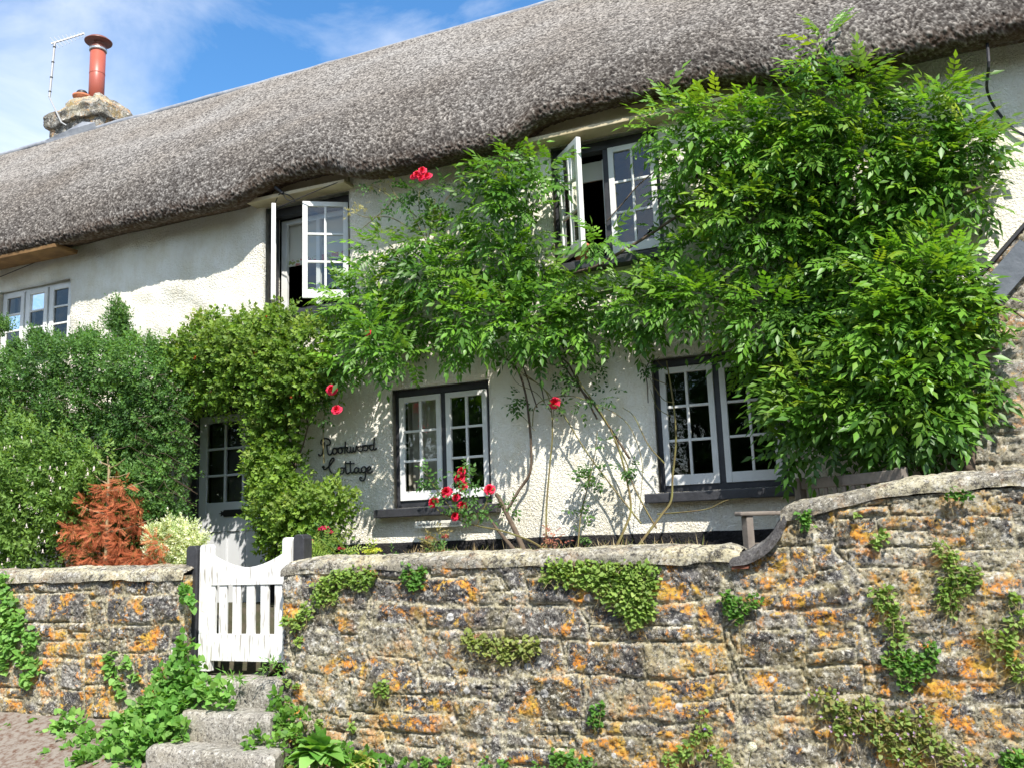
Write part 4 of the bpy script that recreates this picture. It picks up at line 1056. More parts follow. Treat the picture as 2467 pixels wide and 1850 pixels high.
def slab(name, P4, ztop, h, label, seed):
    """P4: front-left, front-right, back-right, back-left (x,y)"""
    nu, nv, nw = 50, 24, 14
    fl, fr, br, bl = [np.array(p, float) for p in P4]
    parts = []; off = 0
    def surf(fn, a, b):
        U, W = np.meshgrid(np.linspace(0, 1, a), np.linspace(0, 1, b), indexing='ij')
        V = fn(U.ravel(), W.ravel())
        return V, grid_faces(a, b)
    def bil(u, w): return (fl * (1 - u)[:, None] + fr * u[:, None]) * (1 - w)[:, None] + (bl * (1 - u)[:, None] + br * u[:, None]) * w[:, None]
    def top(u, w):
        p = bil(u, w); e = np.minimum(np.minimum(u, 1 - u) * 1.0, w * 0.4); z = ztop - 0.028 * np.clip(1 - e / 0.03, 0, 1) ** 2 + 0.02 * (fbm(p[:, 0] * 6, p[:, 1] * 6, 4, seed) - .45)
        return np.column_stack([p, z])
    def front(u, w):
        p = bil(u, w * 0); z = ztop - h + (h - 0.028) * w + 0.02 * (fbm(p[:, 0] * 6, p[:, 1] * 6, 4, seed) - .45) * w
        p = p + np.array([0, -1]) * (0.02 * np.sin(w * math.pi * 0.9) + 0.03 * (fbm(p[:, 0] * 7, z * 9, 4, seed + 2) - .45))[:, None] * ((w < .99) & (u > .01) & (u < .99))[:, None]
        return np.column_stack([p, z])
    def side(f, b_):
        def g(u, w):
            p = f * (1 - u)[:, None] + b_ * u[:, None]; return np.column_stack([p, ztop - h + (h - 0.028) * w])
        return g
    Vs = []; Fs = []
    for fn, a, b in ((top, nu, nv), (front, nu, nw), (side(fl, bl), 8, 8), (side(fr, br), 8, 8)):
        V, F = surf(fn, a, b); Vs.append(V); Fs.append(F + off); off += len(V)
    V = np.vstack(Vs)
    og = np.array([fl[0], fl[1], ztop - h])
    o = mesh_np(name, V, np.vstack(Fs), M_step, None, {"stone": 0.78 + 0.22 * fbm(V[:, 0] * 3, V[:, 2] * 5, 2, seed), "mortar": 0.12 + 0 * V[:, 0]}, smooth=True, origin=og)
    return tag(o, label, "step")
t3L, t3R = atz(352, 1798, 0.26), atz(662, 1822, 0.26)
t2L, t2R = atz(436, 1713, 0.46), atz(640, 1722, 0.46)
t1L, t1R = atz(470, 1634, 0.65), atz(655, 1640, 0.65)
slab("stone_step", (t3L[:2], t3R[:2], t2R[:2] + (.1, .14), t2L[:2] + (-.2, .14)), 0.26, 0.30, "wide lowest stone step at the roadside below the gate", 3)
slab("stone_step", (t2L[:2], t2R[:2] + (.04, 0), t1R[:2] + (.1, .12), t1L[:2] + (-.15, .12)), 0.46, 0.30, "rough grey middle stone step between lowest and top step", 6)
slab("stone_step", (t1L[:2] + (-.1, 0), t1R[:2] + (.06, 0), (-4.42, 6.4), (-5.4, 6.4)), 0.65, 0.30, "shaded brown top stone step right under the white gate", 9)

# ---- bench
bn = thing("garden_bench", "grey weathered wooden bench behind the raised stone wall", "bench", (-0.79, 7.15, GZ))
A = np.array([-0.80, 7.16]); ex = np.array([0.74, -0.62]); ex /= np.linalg.norm(ex); ey = np.array([-ex[1], ex[0]]) * -1.0  # ey points to the front of the seat
if ey[1] > 0: ey = -ey
def BT(v):
    p = A + ex * v[0] + ey * v[1]; return (p[0], p[1], v[2])
def bbox(name, *a):
    m = MB(); m.box(*a, T=BT); m.build(name, M_teak, bn, bevel=0.005)
BL = 0.98
bbox("back_rail", 0.06, BL - .06, -0.005, 0.028, 1.90, 1.975); bbox("back_rail", 0.06, BL - .06, 0.0, 0.028, 1.55, 1.60)
for u in np.arange(0.10, BL - .1, 0.085): bbox("back_slat", u, u + 0.035, 0.006, 0.02, 1.60, 1.90)
for u in (0, BL - .06):
    bbox("leg", u, u + .06, -0.02, 0.04, GZ, 1.985); bbox("leg", u, u + .06, 0.50, 0.56, GZ, 1.72)
    m = MB(); m.box(u - .005, u + .075, 0.04, 0.62, 1.72, 1.75, T=BT); m.build("armrest", M_teak, bn, bevel=0.01)
bbox("seat", 0.0, BL, 0.05, 0.50, 1.50, 1.53)
#%%PLANTS
# ================================================================ PLANTS
def clumps(lst, depth0=None, wall=YW):
    """lst: (overview x, overview y, radius m[, distance from wall]) -> world clumps"""
    R = []
    for c in lst:
        x, y, r = c[:3]; d = c[3] if len(c) > 3 else r * 0.6
        p = atd(x, y, wall - d); R.append((p[0], p[1], p[2], r))
    return R
WG = [(0.028, 0.086, 0.012), (0.065, 0.170, 0.019), (0.125, 0.275, 0.028), (0.215, 0.39, 0.040)]
T_wist = [pinnate(4, 0.40, 0.175, .3), pinnate(4, 0.38, 0.18, 0.45), pinnate(5, 0.35, 0.155, 0.2), pinnate(3, 0.44, 0.19, 0.5), pinnate(3, 0.42, 0.17, 0.15), pinnate(4, 0.30, 0.13, 0.8)]
right_mass = [(1450, 270, .26), (1530, 270, .26), (1500, 330, .28), (1600, 300, .30), (1680, 270, .30), (1760, 240, .28), (1840, 210, .27), (1880, 250, .24), (1820, 300, .30), (1730, 330, .33),
    (1480, 400, .24), (1570, 380, .30), (1650, 380, .34), (1750, 400, .36), (1850, 370, .33), (1920, 330, .24), (1990, 270, .26), (2040, 230, .20), (2050, 300, .30), (2110, 320, .24), (2160, 330, .16),
    (1990, 360, .28), (2070, 380, .28), (2130, 400, .20), (2150, 450, .12), (1950, 440, .28), (1870, 460, .32), (1780, 480, .34), (1690, 480, .33), (1600, 470, .28), (1520, 480, .22), (1480, 540, .18),
    (1560, 560, .22), (1640, 570, .28), (1730, 580, .33), (1820, 560, .30), (1990, 440, .26),
    (1900, 610, .28, .3), (1960, 590, .30, .45), (2040, 570, .30, .5), (2100, 620, .26, .5), (2010, 660, .36, .6), (1920, 690, .34, .5), (2090, 710, .32, .6), (1830, 680, .30, .3),
    (1740, 680, .30), (1650, 670, .28), (1620, 740, .24), (1690, 760, .30), (1780, 770, .34, .35), (1870, 780, .38, .5), (1970, 770, .40, .6), (2070, 800, .36, .6), (2120, 860, .24, .5),
    (1690, 850, .26, .3), (1760, 860, .32, .4), (1860, 880, .34, .5), (1960, 880, .38, .6), (2050, 900, .30, .6), (2110, 930, .16, .5), (1700, 930, .22, .3), (1780, 950, .26, .4), (1870, 960, .22, .5), (1960, 960, .20, .5), (1650, 830, .16), (1690, 1000, .13, .25)]
left_band = [(1440, 600, .20), (1480, 650, .24), (1540, 660, .24), (1400, 660, .24), (1340, 640, .18), (1380, 690, .18), (1300, 670, .20), (1250, 640, .20), (1230, 700, .22), (1290, 720, .13), (1170, 640, .20), (1160, 700, .24), (1170, 750, .14),
    (1100, 640, .20), (1090, 700, .24), (1110, 745, .14), (1020, 690, .24), (1000, 745, .14), (1010, 620, .20), (940, 600, .20), (930, 670, .22), (940, 730, .16), (870, 620, .22), (860, 680, .22), (880, 740, .12), (800, 600, .20), (790, 660, .22), (740, 650, .16), (820, 545, .18), (880, 540, .19), (940, 530, .17),
    (1000, 555, .20), (1060, 570, .22), (1120, 560, .20), (1160, 590, .16), (1090, 500, .18), (1140, 520, .14), (1120, 440, .19), (1090, 410, .19), (1060, 370, .16), (1110, 365, .20), (1170, 370, .17), (1150, 420, .17), (1190, 395, .11), (1030, 450, .14), (990, 500, .14),
    (1300, 520, .13, .28), (1280, 545, .08, .25), (800, 745, .19, .5), (760, 775, .18, .5), (840, 760, .18, .55), (880, 770, .14, .5), (820, 710, .2, .4), (720, 700, .13)]
spray = [(1775, 190, .16, .5), (1765, 150, .11, .5), (1770, 115, .09, .5), (1780, 80, .06, .5), (1500, 245, .10, .5), (1440, 235, .10, .5), (2040, 200, .10, .5), (2140, 300, .12, .4), (1600, 250, .09, .45), (2160, 660, .12, .8)]
YG = (0.34, 0.43, 0.04)
wst = thing("wisteria", "large wisteria climbing over the right half of the white wall and round the windows", "climbing plant", (-1.2, 7.3, GZ))
for L_ in (right_mass, left_band, spray):
    for i, c in enumerate(L_):
        c = (c[0], c[1], c[2] * (0.76 if L_ is right_mass else 0.86 if L_ is left_band else 0.85)) + ((c[3],) if len(c) > 3 else (c[2] * (.75 if L_ is right_mass else .95),)); c = c[:3] + (max(.08, c[3] + random.uniform(-.12, .22)),) + tuple(c[4:]); L_[i] = c
        if c[0] > 2060 and c[1] < 500: L_[i] = (c[0] - 45,) + tuple(c[1:])
        if c[1] > 905 and L_ is right_mass: c = (c[0], c[1] - 32) + tuple(c[2:]); L_[i] = c
        if c[0] < 1760 and c[1] > 790 and L_ is right_mass: L_[i] = (c[0] + 34,) + tuple(c[1:])
        if c[0] > 2030 and c[1] > 560: L_[i] = (c[0] - (58 if c[0] > 2085 else 30),) + tuple(c[1:])
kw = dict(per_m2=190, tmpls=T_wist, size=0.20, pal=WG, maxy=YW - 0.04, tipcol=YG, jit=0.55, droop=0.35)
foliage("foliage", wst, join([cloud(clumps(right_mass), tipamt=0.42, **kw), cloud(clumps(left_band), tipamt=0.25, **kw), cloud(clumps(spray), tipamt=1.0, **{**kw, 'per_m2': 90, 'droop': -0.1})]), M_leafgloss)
m = MB()
def stem(pts, r0, r1, Y=7.38, sm=6): m.tube([atd(p[0], p[1], p[2] if len(p) > 2 else Y) for p in pts], r0, r1, 6, smooth=sm)
stem([(1137, 1200, 7.1), (1115, 1150, 7.2), (1090, 1100, 7.3), (1078, 1075, 7.36), (1072, 1067)], 0.026, 0.018)
stem([(1118, 1195, 7.1), (1080, 1150, 7.25), (1055, 1115, 7.35)], 0.02, 0.008)
stem([(1092, 1108, 7.3), (1120, 1060), (1145, 1020), (1147, 960), (1142, 900), (1135, 850), (1118, 800), (1085, 770), (1040, 750), (950, 735), (860, 740)], 0.013, 0.006)
stem([(1094, 1103, 7.3), (1125, 1052), (1143, 1025)], 0.011, 0.008)
stem([(1160, 880), (1140, 820), (1125, 780), (1110, 750)], 0.007, 0.005)
stem([(1176, 870), (1165, 810), (1160, 770), (1150, 740)], 0.006, 0.004)
stem([(1290, 905), (1260, 850), (1225, 800), (1205, 760)], 0.009, 0.006)
stem([(1360, 990), (1315, 920), (1280, 870), (1255, 840), (1230, 790), (1205, 765), (1200, 740)], 0.010, 0.006)
stem([(1408, 770, 7.38), (1395, 800), (1398, 830), (1400, 870)], 0.005, 0.004)
stem([(2090, 1020, 6.8), (2080, 940, 6.9), (2020, 800, 7.1), (1900, 640, 7.3), (1780, 520, 7.35), (1650, 430, 7.35), (1500, 380, 7.3)], 0.055, 0.02)
stem([(2070, 1020, 6.85), (2050, 900, 7.0), (1960, 700, 7.2), (1950, 500, 7.3), (2000, 360, 7.25), (2040, 250, 7.2)], 0.045, 0.01)
stem([(2000, 1020, 7.0), (1900, 900, 7.2), (1750, 760, 7.35), (1560, 640, 7.35), (1400, 620, 7.35), (1250, 640), (1050, 650), (800, 640)], 0.03, 0.012)
stem([(1240, 590, 7.25), (1290, 575, 7.2), (1350, 540, 7.2), (1400, 510, 7.2), (1470, 465, 7.2), (1540, 440)], 0.014, 0.012)
stem([(1310, 480, 7.15), (1345, 440, 7.15), (1380, 400, 7.15), (1440, 350, 7.15)], 0.005, 0.006)
stem([(1780, 260, 7.2), (1775, 180, 7.0), (1768, 110, 7.0), (1780, 65, 7.0)], 0.008, 0.003)
for k in range(60):
    b = random.uniform(300, 900); a = random.uniform(1520 if b < 600 else 1760, 2080)
    stem([(a, b, 7.25), (a + random.uniform(-60, 60), b + random.uniform(20, 90), 7.3), (a + random.uniform(-120, 120), b + random.uniform(60, 180), 7.36)], 0.008, 0.004)
stem([(2120, 405, 7.0), (2060, 430, 7.1), (2020, 450, 7.2)], 0.012, 0.01)
stem([(2215, 690, 6.75), (2185, 670, 6.75), (2150, 655, 6.8)], 0.006, 0.008)
m.build("stem", M_bark, wst, smooth=True)

# ---- honeysuckle-like shrub trained round the door
HG = [(0.055, 0.13, 0.012), (0.11, 0.21, 0.024), (0.19, 0.30, 0.045), (0.36, 0.42, 0.13)]
T_round = [sprig(7, 0.38, 0.29), sprig(6, 0.42, 0.31, 1.1), sprig(8, 0.34, 0.26, 0.8)]
hcl = [(450, 740, .20), (420, 790, .18), (470, 790, .24), (520, 750, .24), (540, 810, .26), (590, 740, .24), (600, 800, .26), (650, 770, .25), (690, 740, .18), (660, 830, .25), (700, 830, .17), (600, 860, .24), (500, 850, .20), (450, 850, .17), (420, 860, .13), (650, 880, .17), (395, 830, .15), (380, 790, .15), (410, 760, .15), (500, 770, .24), (550, 780, .24), (620, 830, .24),
    (470, 710, .13), (540, 705, .14), (620, 700, .15), (570, 905, .16), (590, 950, .18), (622, 930, .15), (585, 1000, .19), (615, 1010, .18), (600, 1060, .22), (630, 1075, .17), (685, 1092, .12), (610, 1120, .21), (660, 1120, .22), (710, 1090, .19), (745, 1090, .11), (600, 1170, .15), (640, 1170, .17), (690, 1150, .15), (730, 1130, .11), (560, 1100, .09), (380, 790, .12)]
hs = thing("door_shrub", "light green round-leaved shrub arching over the white front door", "shrub", (-5.6, 7.2, GZ))
for i, c in enumerate(hcl): hcl[i] = (c[0], c[1], c[2], 0.24 + c[2] * 0.8)
foliage("foliage", hs, cloud(clumps(hcl), per_m2=560, tmpls=T_round, size=0.115, pal=HG, maxy=YW - 0.03, tipcol=(0.42, 0.44, 0.15), tipamt=0.3, droop=0.1, upw=0.3, jit=0.8, clear=(-5.36, 2.18, 2.8)))
m = MB()
for k in range(14):
    a = random.uniform(590, 640)
    m.tube([atd(random.uniform(600, 680), 1250, 7.1), atd(a, 1050, 7.15), atd(a + random.uniform(-40, 40), 880, 7.15), atd(a + random.uniform(-190, 60), 770, 7.15)], 0.012, 0.004, 5, smooth=4)
m.build("stem", M_bark, hs)
def pieces(name, par, tm, P, D, up, sc, col, m_):
    """each blossom its own part; meshes shared between blossoms of the same tint"""
    cache = {}
    for i in range(len(P)):
        key = (tuple(np.round(col[i], 3)), i % len(tm))
        if key not in cache:
            V, F = tm[i % len(tm)]; me = bpy.data.meshes.new(name); me.from_pydata([tuple(v) for v in V], [], [tuple(int(q) for q in f) for f in F])
            a = me.attributes.new("col", 'FLOAT_COLOR', 'POINT'); a.data.foreach_set("color", np.tile(np.r_[col[i], 1.0], (len(V), 1)).astype(np.float32).ravel()); me.materials.append(m_); cache[key] = me
        o = bpy.data.objects.new(name, cache[key]); C.objects.link(o); o.parent = par
        f = Vector(D[i]).normalized(); sd_ = Vector(up[i]).cross(f).normalized(); u_ = f.cross(sd_)
        o.matrix_local = Matrix.Translation(Vector(P[i] - ORG[par.name])) @ Matrix((f, sd_, u_)).transposed().to_4x4() @ Matrix.Scale(float(sc[i]), 4)
def dots(par, name, lst_clumps, n, size, pals, m_=M_petal, spread=1.05, tm=None):
    tm = tm or [sprig(5, 0.6, 0.35, 0.9, 0.3)]
    P = []; D = []
    cl = clumps(lst_clumps) if len(lst_clumps[0]) and lst_clumps[0][0] > 20 else lst_clumps
    for _ in range(n):
        c = cl[RNG.integers(len(cl))]; d = rdirs(1)[0]; d[1] = -abs(d[1]); P.append(np.array(c[:3]) + d * c[3] * spread); D.append(d)
    P = np.array(P); D = np.array(D)
    col = np.array(pals)[RNG.integers(0, len(pals), n)]
    pieces(name, par, tm, P, D, np.tile([0, -.3, 1.0], (n, 1)) + rdirs(n) * .3, size * RNG.uniform(.7, 1.3, n), col, m_)
dots(hs, "blossom", hcl[:20], 60, 0.035, [(0.6, 0.09, 0.03), (0.65, 0.14, 0.05), (0.6, 0.3, 0.2)])

# ---- big hedge at the left
BG = [(0.032, 0.085, 0.020), (0.065, 0.15, 0.036), (0.12, 0.23, 0.055), (0.20, 0.33, 0.09)]
T_small = [sprig(9, 0.24, 0.14, 1.0), sprig(8, 0.26, 0.15, 0.8), sprig(10, 0.22, 0.13, 1.2)]
hd = []
for (x, y, r) in [(0, 800, .34), (50, 790, .32), (110, 780, .30), (170, 775, .30), (230, 775, .30), (290, 790, .30), (340, 810, .28), (370, 860, .26), (20, 870, .34), (90, 870, .36), (170, 860, .36), (250, 860, .36), (320, 880, .32), (375, 930, .24),
    (10, 960, .34), (80, 960, .36), (160, 950, .36), (240, 950, .36), (310, 960, .32), (370, 1000, .24), (20, 1050, .34), (90, 1050, .36), (170, 1040, .34), (250, 1040, .34), (320, 1040, .32), (370, 1080, .24), (10, 1130, .30), (80, 1140, .32), (150, 1130, .3), (330, 1120, .28), (380, 1140, .2), (300, 1180, .3), (380, 1190, .2), (230, 1180, .3)]:
    p = atd(x, y + 12 + (18 if x > 300 or x < 60 else 0), 6.95 + random.uniform(-.14, .14)); hd.append((p[0], p[1], p[2], r * random.uniform(.72, 1.0)))
hg = thing("hedge_shrub", "big dense dark green small-leaved shrub beside the left wall", "shrub", (-8.6, 6.9, GZ))
hfol = cloud(hd, per_m2=700, tmpls=T_small, size=0.15, pal=BG, tipcol=(0.13, 0.30, 0.05), tipamt=0.35, droop=0.0, upw=0.5, jit=0.9, minz=1.1)
sh = []
for (x, y, h) in [(262, 740, .50), (268, 700, .35), (255, 690, .3), (175, 745, .18), (205, 745, .18), (80, 740, .2), (100, 745, .25), (130, 750, .15), (300, 750, .14), (330, 760, .15), (40, 760, .15), (350, 770, .12), (15, 710, .1)]:
    p = atd(x, y, 6.95)
    for k in range(int(8 + h * 40)): t = random.random() ** 1.3; sh.append((p[0] + random.gauss(0, .03), p[1], p[2] + h * (t - 0.35), 0.045 * (1.2 - t)))
hsh = cloud(sh, per_m2=900, tmpls=T_small, size=0.11, pal=BG, droop=-0.2, upw=0.8, tipcol=(0.13, 0.30, 0.05), tipamt=0.3)
foliage("foliage", hg, join([hfol, hsh]))
m = MB()
for c in hd[::2]: m.tube([(c[0] + random.uniform(-.3, .3), 7.1, GZ), (c[0], c[1] + .1, (c[2] + GZ) / 2), (c[0], c[1], c[2])], 0.02, 0.006, 5, smooth=3)
for k in range(60):
    a, b = random.uniform(5, 385), random.uniform(800, 1180); p = atd(a, b, 6.55 - random.uniform(-.1, .08)); q = p + np.array([random.uniform(-.18, .18), random.uniform(-.12, .0), random.uniform(-.05, .16)])
    m.tube([p + np.array([0, .3, -.12]), p, q], 0.004, 0.002, 4)
m.build("stem", M_bark, hg)
# fuchsia in front of it
fcl = []
for (x, y, r) in [(0, 1010, .24), (60, 1030, .26), (120, 1040, .24), (170, 1060, .2), (10, 1090, .26), (80, 1100, .26), (140, 1120, .2), (0, 1170, .24), (60, 1180, .22), (110, 1190, .18), (40, 950, .2), (100, 970, .2), (160, 990, .18), (220, 1000, .14), (30, 1210, .2)]:
    p = atd(x, y, 6.5); fcl.append((p[0], p[1], p[2], r))
fu = thing("fuchsia_bush", "pale green fuchsia bush hung with small white flowers at lower left", "shrub", (-8.2, 6.5, GZ))
foliage("foliage", fu, cloud(fcl, per_m2=330, tmpls=[sprig(7, 0.32, 0.16, 1.0)], size=0.15, pal=[(0.065, 0.15, 0.025), (0.12, 0.22, 0.04), (0.2, 0.31, 0.07)], tipcol=(0.25, 0.38, 0.1), tipamt=0.5, droop=0.1))
T_bell = [leaflets([((0, 0, 0), (1, 0.25 * math.cos(a), 0.25 * math.sin(a)), (0, -math.sin(a), math.cos(a)), 0.7, 0.25, 0) for a in np.arange(0, 6.2, 1.05)] + [((.6, 0, 0), (.6, .8 * math.cos(a), .8 * math.sin(a)), (0, -math.sin(a), math.cos(a)), 0.5, 0.2, 0) for a in np.arange(0, 6.2, 1.57)])]
n = 70; P = np.array([np.array(c[:3]) + np.array([random.uniform(-.9, .9), -0.95, random.uniform(-.8, .8)]) * c[3] for c in [random.choice(fcl) for _ in range(n)]])
pieces("flower", fu, T_bell, P, np.tile([0.05, 0, -1.0], (n, 1)), np.tile([0, -1.0, .1], (n, 1)), 0.055 * RNG.uniform(.7, 1.2, n), np.tile([0.75, 0.68, 0.7], (n, 1)), M_petal)

# ---- rust-brown conifer: layered plates of dry sprays
cn = thing("rust_conifer", "small dead conifer with rust-orange needles in front of the green hedge", "conifer", (-6.5, 6.45, GZ))
RC = [(0.22, 0.055, 0.025), (0.36, 0.10, 0.045), (0.48, 0.17, 0.08), (0.56, 0.26, 0.14)]
ccl = []
for (x, y, w) in [(238, 1052, 18), (262, 1046, 16), (222, 1066, 26), (255, 1072, 34), (205, 1084, 34), (290, 1086, 46), (165, 1102, 22), (238, 1104, 44), (315, 1096, 22), (200, 1126, 60), (275, 1130, 40), (165, 1142, 26), (240, 1150, 64), (310, 1146, 18), (190, 1170, 52), (280, 1172, 70), (335, 1178, 28), (170, 1196, 34), (240, 1200, 90), (320, 1206, 48), (200, 1222, 60), (290, 1226, 76), (350, 1224, 22), (235, 1240, 80)]:
    for k in range(max(2, w // 9)):
        p = atd(x + random.uniform(-w, w) * .9, y + random.uniform(-4, 4), 6.5 + random.uniform(-.22, .18)); ccl.append((p[0], p[1], p[2], .052))
T_need = [leaflets([((x, 0, 0), (.6, s * .75, random.uniform(-.5, .1)), (1, -s * .5, .2), .26, .035, .25) for x in np.linspace(0, .95, 18) for s in (-1, 1)])]
cf = cloud(ccl, per_m2=1000, tmpls=T_need, size=0.085, pal=RC, droop=0.42, upw=0.12, flat=1.0, jit=0.5)
foliage("foliage", cn, cf, leaf_mat("dry_needles", 0.8, 0.1, 0.15))
m = MB(); c0 = atd(228, 1240, 6.5); c1_ = atd(236, 1010, 6.5); m.tube([(c0[0], 6.5, GZ), c0, c1_, atd(232, 985, 6.5)], 0.03, 0.006, 6)
for (a, b, c, d) in [(236, 1010, 270, 990), (236, 1030, 280, 1020), (234, 1045, 200, 1020), (236, 1005, 205, 985), (235, 1060, 310, 1040), (228, 1110, 150, 1080), (228, 1150, 330, 1120)]:
    m.tube([atd(a, b, 6.5), atd((a + c) / 2, (b + d) / 2 + 4, 6.45), atd(c, d, 6.42)], 0.008, 0.003, 5)
m.build("trunk", M_twig, cn)
# ---- variegated shrub
vs = thing("variegated_shrub", "small white and green variegated shrub by the left gate post", "shrub", (-5.9, 6.5, GZ))
vcl = []
for (x, y, r) in [(345, 1160, .11), (380, 1150, .12), (410, 1160, .12), (430, 1175, .09), (350, 1195, .12), (390, 1190, .13), (420, 1200, .11), (370, 1220, .12), (400, 1225, .12)]:
    p = atd(x, y, 6.5); vcl.append((p[0], p[1], p[2], r))
foliage("foliage", vs, cloud(vcl, per_m2=2600, tmpls=[sprig(7, .36, .22)], size=0.065, pal=[(0.12, 0.25, 0.06), (0.45, 0.52, 0.30), (0.70, 0.72, 0.58), (0.78, 0.78, 0.66)], droop=0, jit=.9))

# ---- roses
def rose_mesh(open_=1.0):
    V = []; F = []; Cc = []
    rg = random.Random(3)
    for ring, (n, r, h, tilt) in enumerate([(5, .50, -.05, 1.15), (5, .42, .05, .85), (5, .30, .12, .55), (4, .18, .18, .25), (3, .09, .2, .1)]):
        for k in range(n):
            a = 2 * math.pi * k / n + ring * 0.7 + rg.uniform(-.1, .1); w = 1.15 * r + .08
            b = len(V); ca, sa = math.cos(a), math.sin(a)
            for (rr, ss, zz) in [(0.05, 0, -.12), (r * .6, -w * .5, h), (r * .6, w * .5, h), (r * .72, 0, h - .04), (r, -w * .55, h + .18 - .22 * tilt), (r, w * .55, h + .18 - .22 * tilt), (r * 1.12, 0, h + .12 - .25 * tilt)]:
                V.append((rr * ca - ss * sa, rr * sa + ss * ca, zz))
            F += [(b, b + 1, b + 3), (b, b + 3, b + 2), (b + 1, b + 4, b + 3), (b + 3, b + 4, b + 6), (b + 3, b + 6, b + 5), (b + 3, b + 5, b + 2)]
            c = (0.74, 0.03, 0.09) if ring < 2 else (0.62, 0.012, 0.04) if ring < 3 else (0.42, 0.006, 0.02)
            Cc += [tuple(np.array(c) * rg.uniform(.8, 1.15)) for _ in range(7)]
    # green sepals
    for k in range(5):
        a = k * 1.257; b = len(V); V += [(0, 0, -.22), (.2 * math.cos(a - .3), .2 * math.sin(a - .3), -.12), (.34 * math.cos(a), .34 * math.sin(a), -.16), (.2 * math.cos(a + .3), .2 * math.sin(a + .3), -.12)]
        F += [(b, b + 1, b + 2), (b, b + 2, b + 3)]; Cc += [(0.06, 0.14, 0.02)] * 4
    V = np.array(V); me = bpy.data.meshes.new("flower")
    me.from_pydata([tuple(v) for v in V], [], F)
    a = me.attributes.new("col", 'FLOAT_COLOR', 'POINT'); a.data.foreach_set("color", np.hstack([np.array(Cc), np.ones((len(V), 1))]).astype(np.float32).ravel())
    me.materials.append(M_petal); me.polygons.foreach_set("use_smooth", np.ones(len(me.polygons), bool)); return me
ROSE = rose_mesh()
def rose(parent, x, y, Y, r=0.045, dirv=(0.1, -1, 0.5)):
    p = atd(x, y, Y); o = link("flower", ROSE, None, parent)
    o.location = tuple(p - ORG[parent.name]); q = Vector((dirv[0] + random.uniform(-.3, .3), dirv[1], dirv[2] + random.uniform(-.3, .3))).to_track_quat('Z', 'Y')
    o.rotation_mode = 'QUATERNION'; o.rotation_quaternion = q; o.scale = (r * 2,) * 3
RG = [(0.03, 0.09, 0.015), (0.06, 0.15, 0.03), (0.10, 0.2, 0.045)]
T_rose = [pinnate(2, 0.5, 0.30, 0.2, 60, .3), pinnate(2, 0.45, 0.28, 0.4, 60, .3)]
# rose under window
r1 = thing("rose_bush", "red rose bush flowering across the sill of the ground-floor window nearest the door", "rose bush", atd(1180, 1180, 7.0))
for (x, y, s) in [(997, 1016, .040), (993, 1031, .048), (999, 1049, .042), (964, 1060, .048), (935, 1083, .044), (985, 1072, .036), (1057, 1055, .044), (998, 1090, .038), (983, 1113, .040), (1053, 1028, .0)]:
    if s: rose(r1, x, y, 7.1, s)
m = MB()
m.tube([atd(1180, 1188, 7.0), atd(1140, 1165, 7.0), atd(1080, 1145, 7.05), atd(1030, 1135, 7.1), atd(985, 1120, 7.12), atd(950, 1105, 7.12), atd(938, 1085, 7.12)], 0.009, 0.004, 5, smooth=5)
for pts in [[(985, 1120), (990, 1090), (994, 1035)], [(990, 1095), (970, 1075), (963, 1062)], [(985, 1125), (975, 1100), (945, 1060), (925, 1030), (918, 1015)], [(1000, 1128), (1010, 1095), (1000, 1052)], [(1030, 1135), (1045, 1100), (1058, 1058)], [(1010, 1130), (1035, 1105), (1055, 1085)]]:
    m.tube([atd(a, b, 7.11) for a, b in pts], 0.005, 0.003, 5, smooth=4)
m.build("stem", M_cane, r1)
rl = [(920, 1020, .03), (925, 1035, .03), (935, 1050, .03), (950, 1062, .03), (1005, 1028, .04), (1015, 1040, .04), (1020, 1060, .04), (975, 1090, .05), (990, 1100, .04), (1010, 1085, .05), (1030, 1075, .04), (1045, 1085, .05), (1040, 1110, .04), (955, 1100, .04), (1025, 1125, .03), (965, 1078, .04), (1020, 1010, .02)]
def rosecl(lst, Y): return [(*atd(x, y, Y), r) for x, y, r in lst]
foliage("foliage", r1, cloud(rosecl(rl, 7.12), per_m2=500, tmpls=T_rose, size=0.085, pal=RG, droop=.2, jit=.8))
# climbing rose by the door
r2 = thing("climbing_rose", "climbing rose with red blooms at the right edge of the door shrub", "climbing rose", atd(700, 1000, 7.1))
for (x, y, s) in [(716, 841, .048), (727, 883, .046), (795, 718, .040)]: rose(r2, x, y, 6.78, s * .95)
foliage("foliage", r2, cloud(rosecl([(712, 860, .06), (705, 870, .07), (700, 900, .07), (760, 740, .1), (780, 730, .09), (800, 735, .07), (720, 800, .09), (735, 770, .09)], 7.08), per_m2=330, tmpls=T_rose, size=0.09, pal=RG, droop=.2, jit=.8))
m = MB(); m.tube([atd(700, 1000, 7.15), atd(698, 930, 7.15), atd(705, 870, 7.12), atd(725, 800, 7.12), atd(770, 740, 7.12), atd(795, 722, 7.1)], 0.007, 0.004, 5, smooth=4); m.build("stem", M_cane, r2)
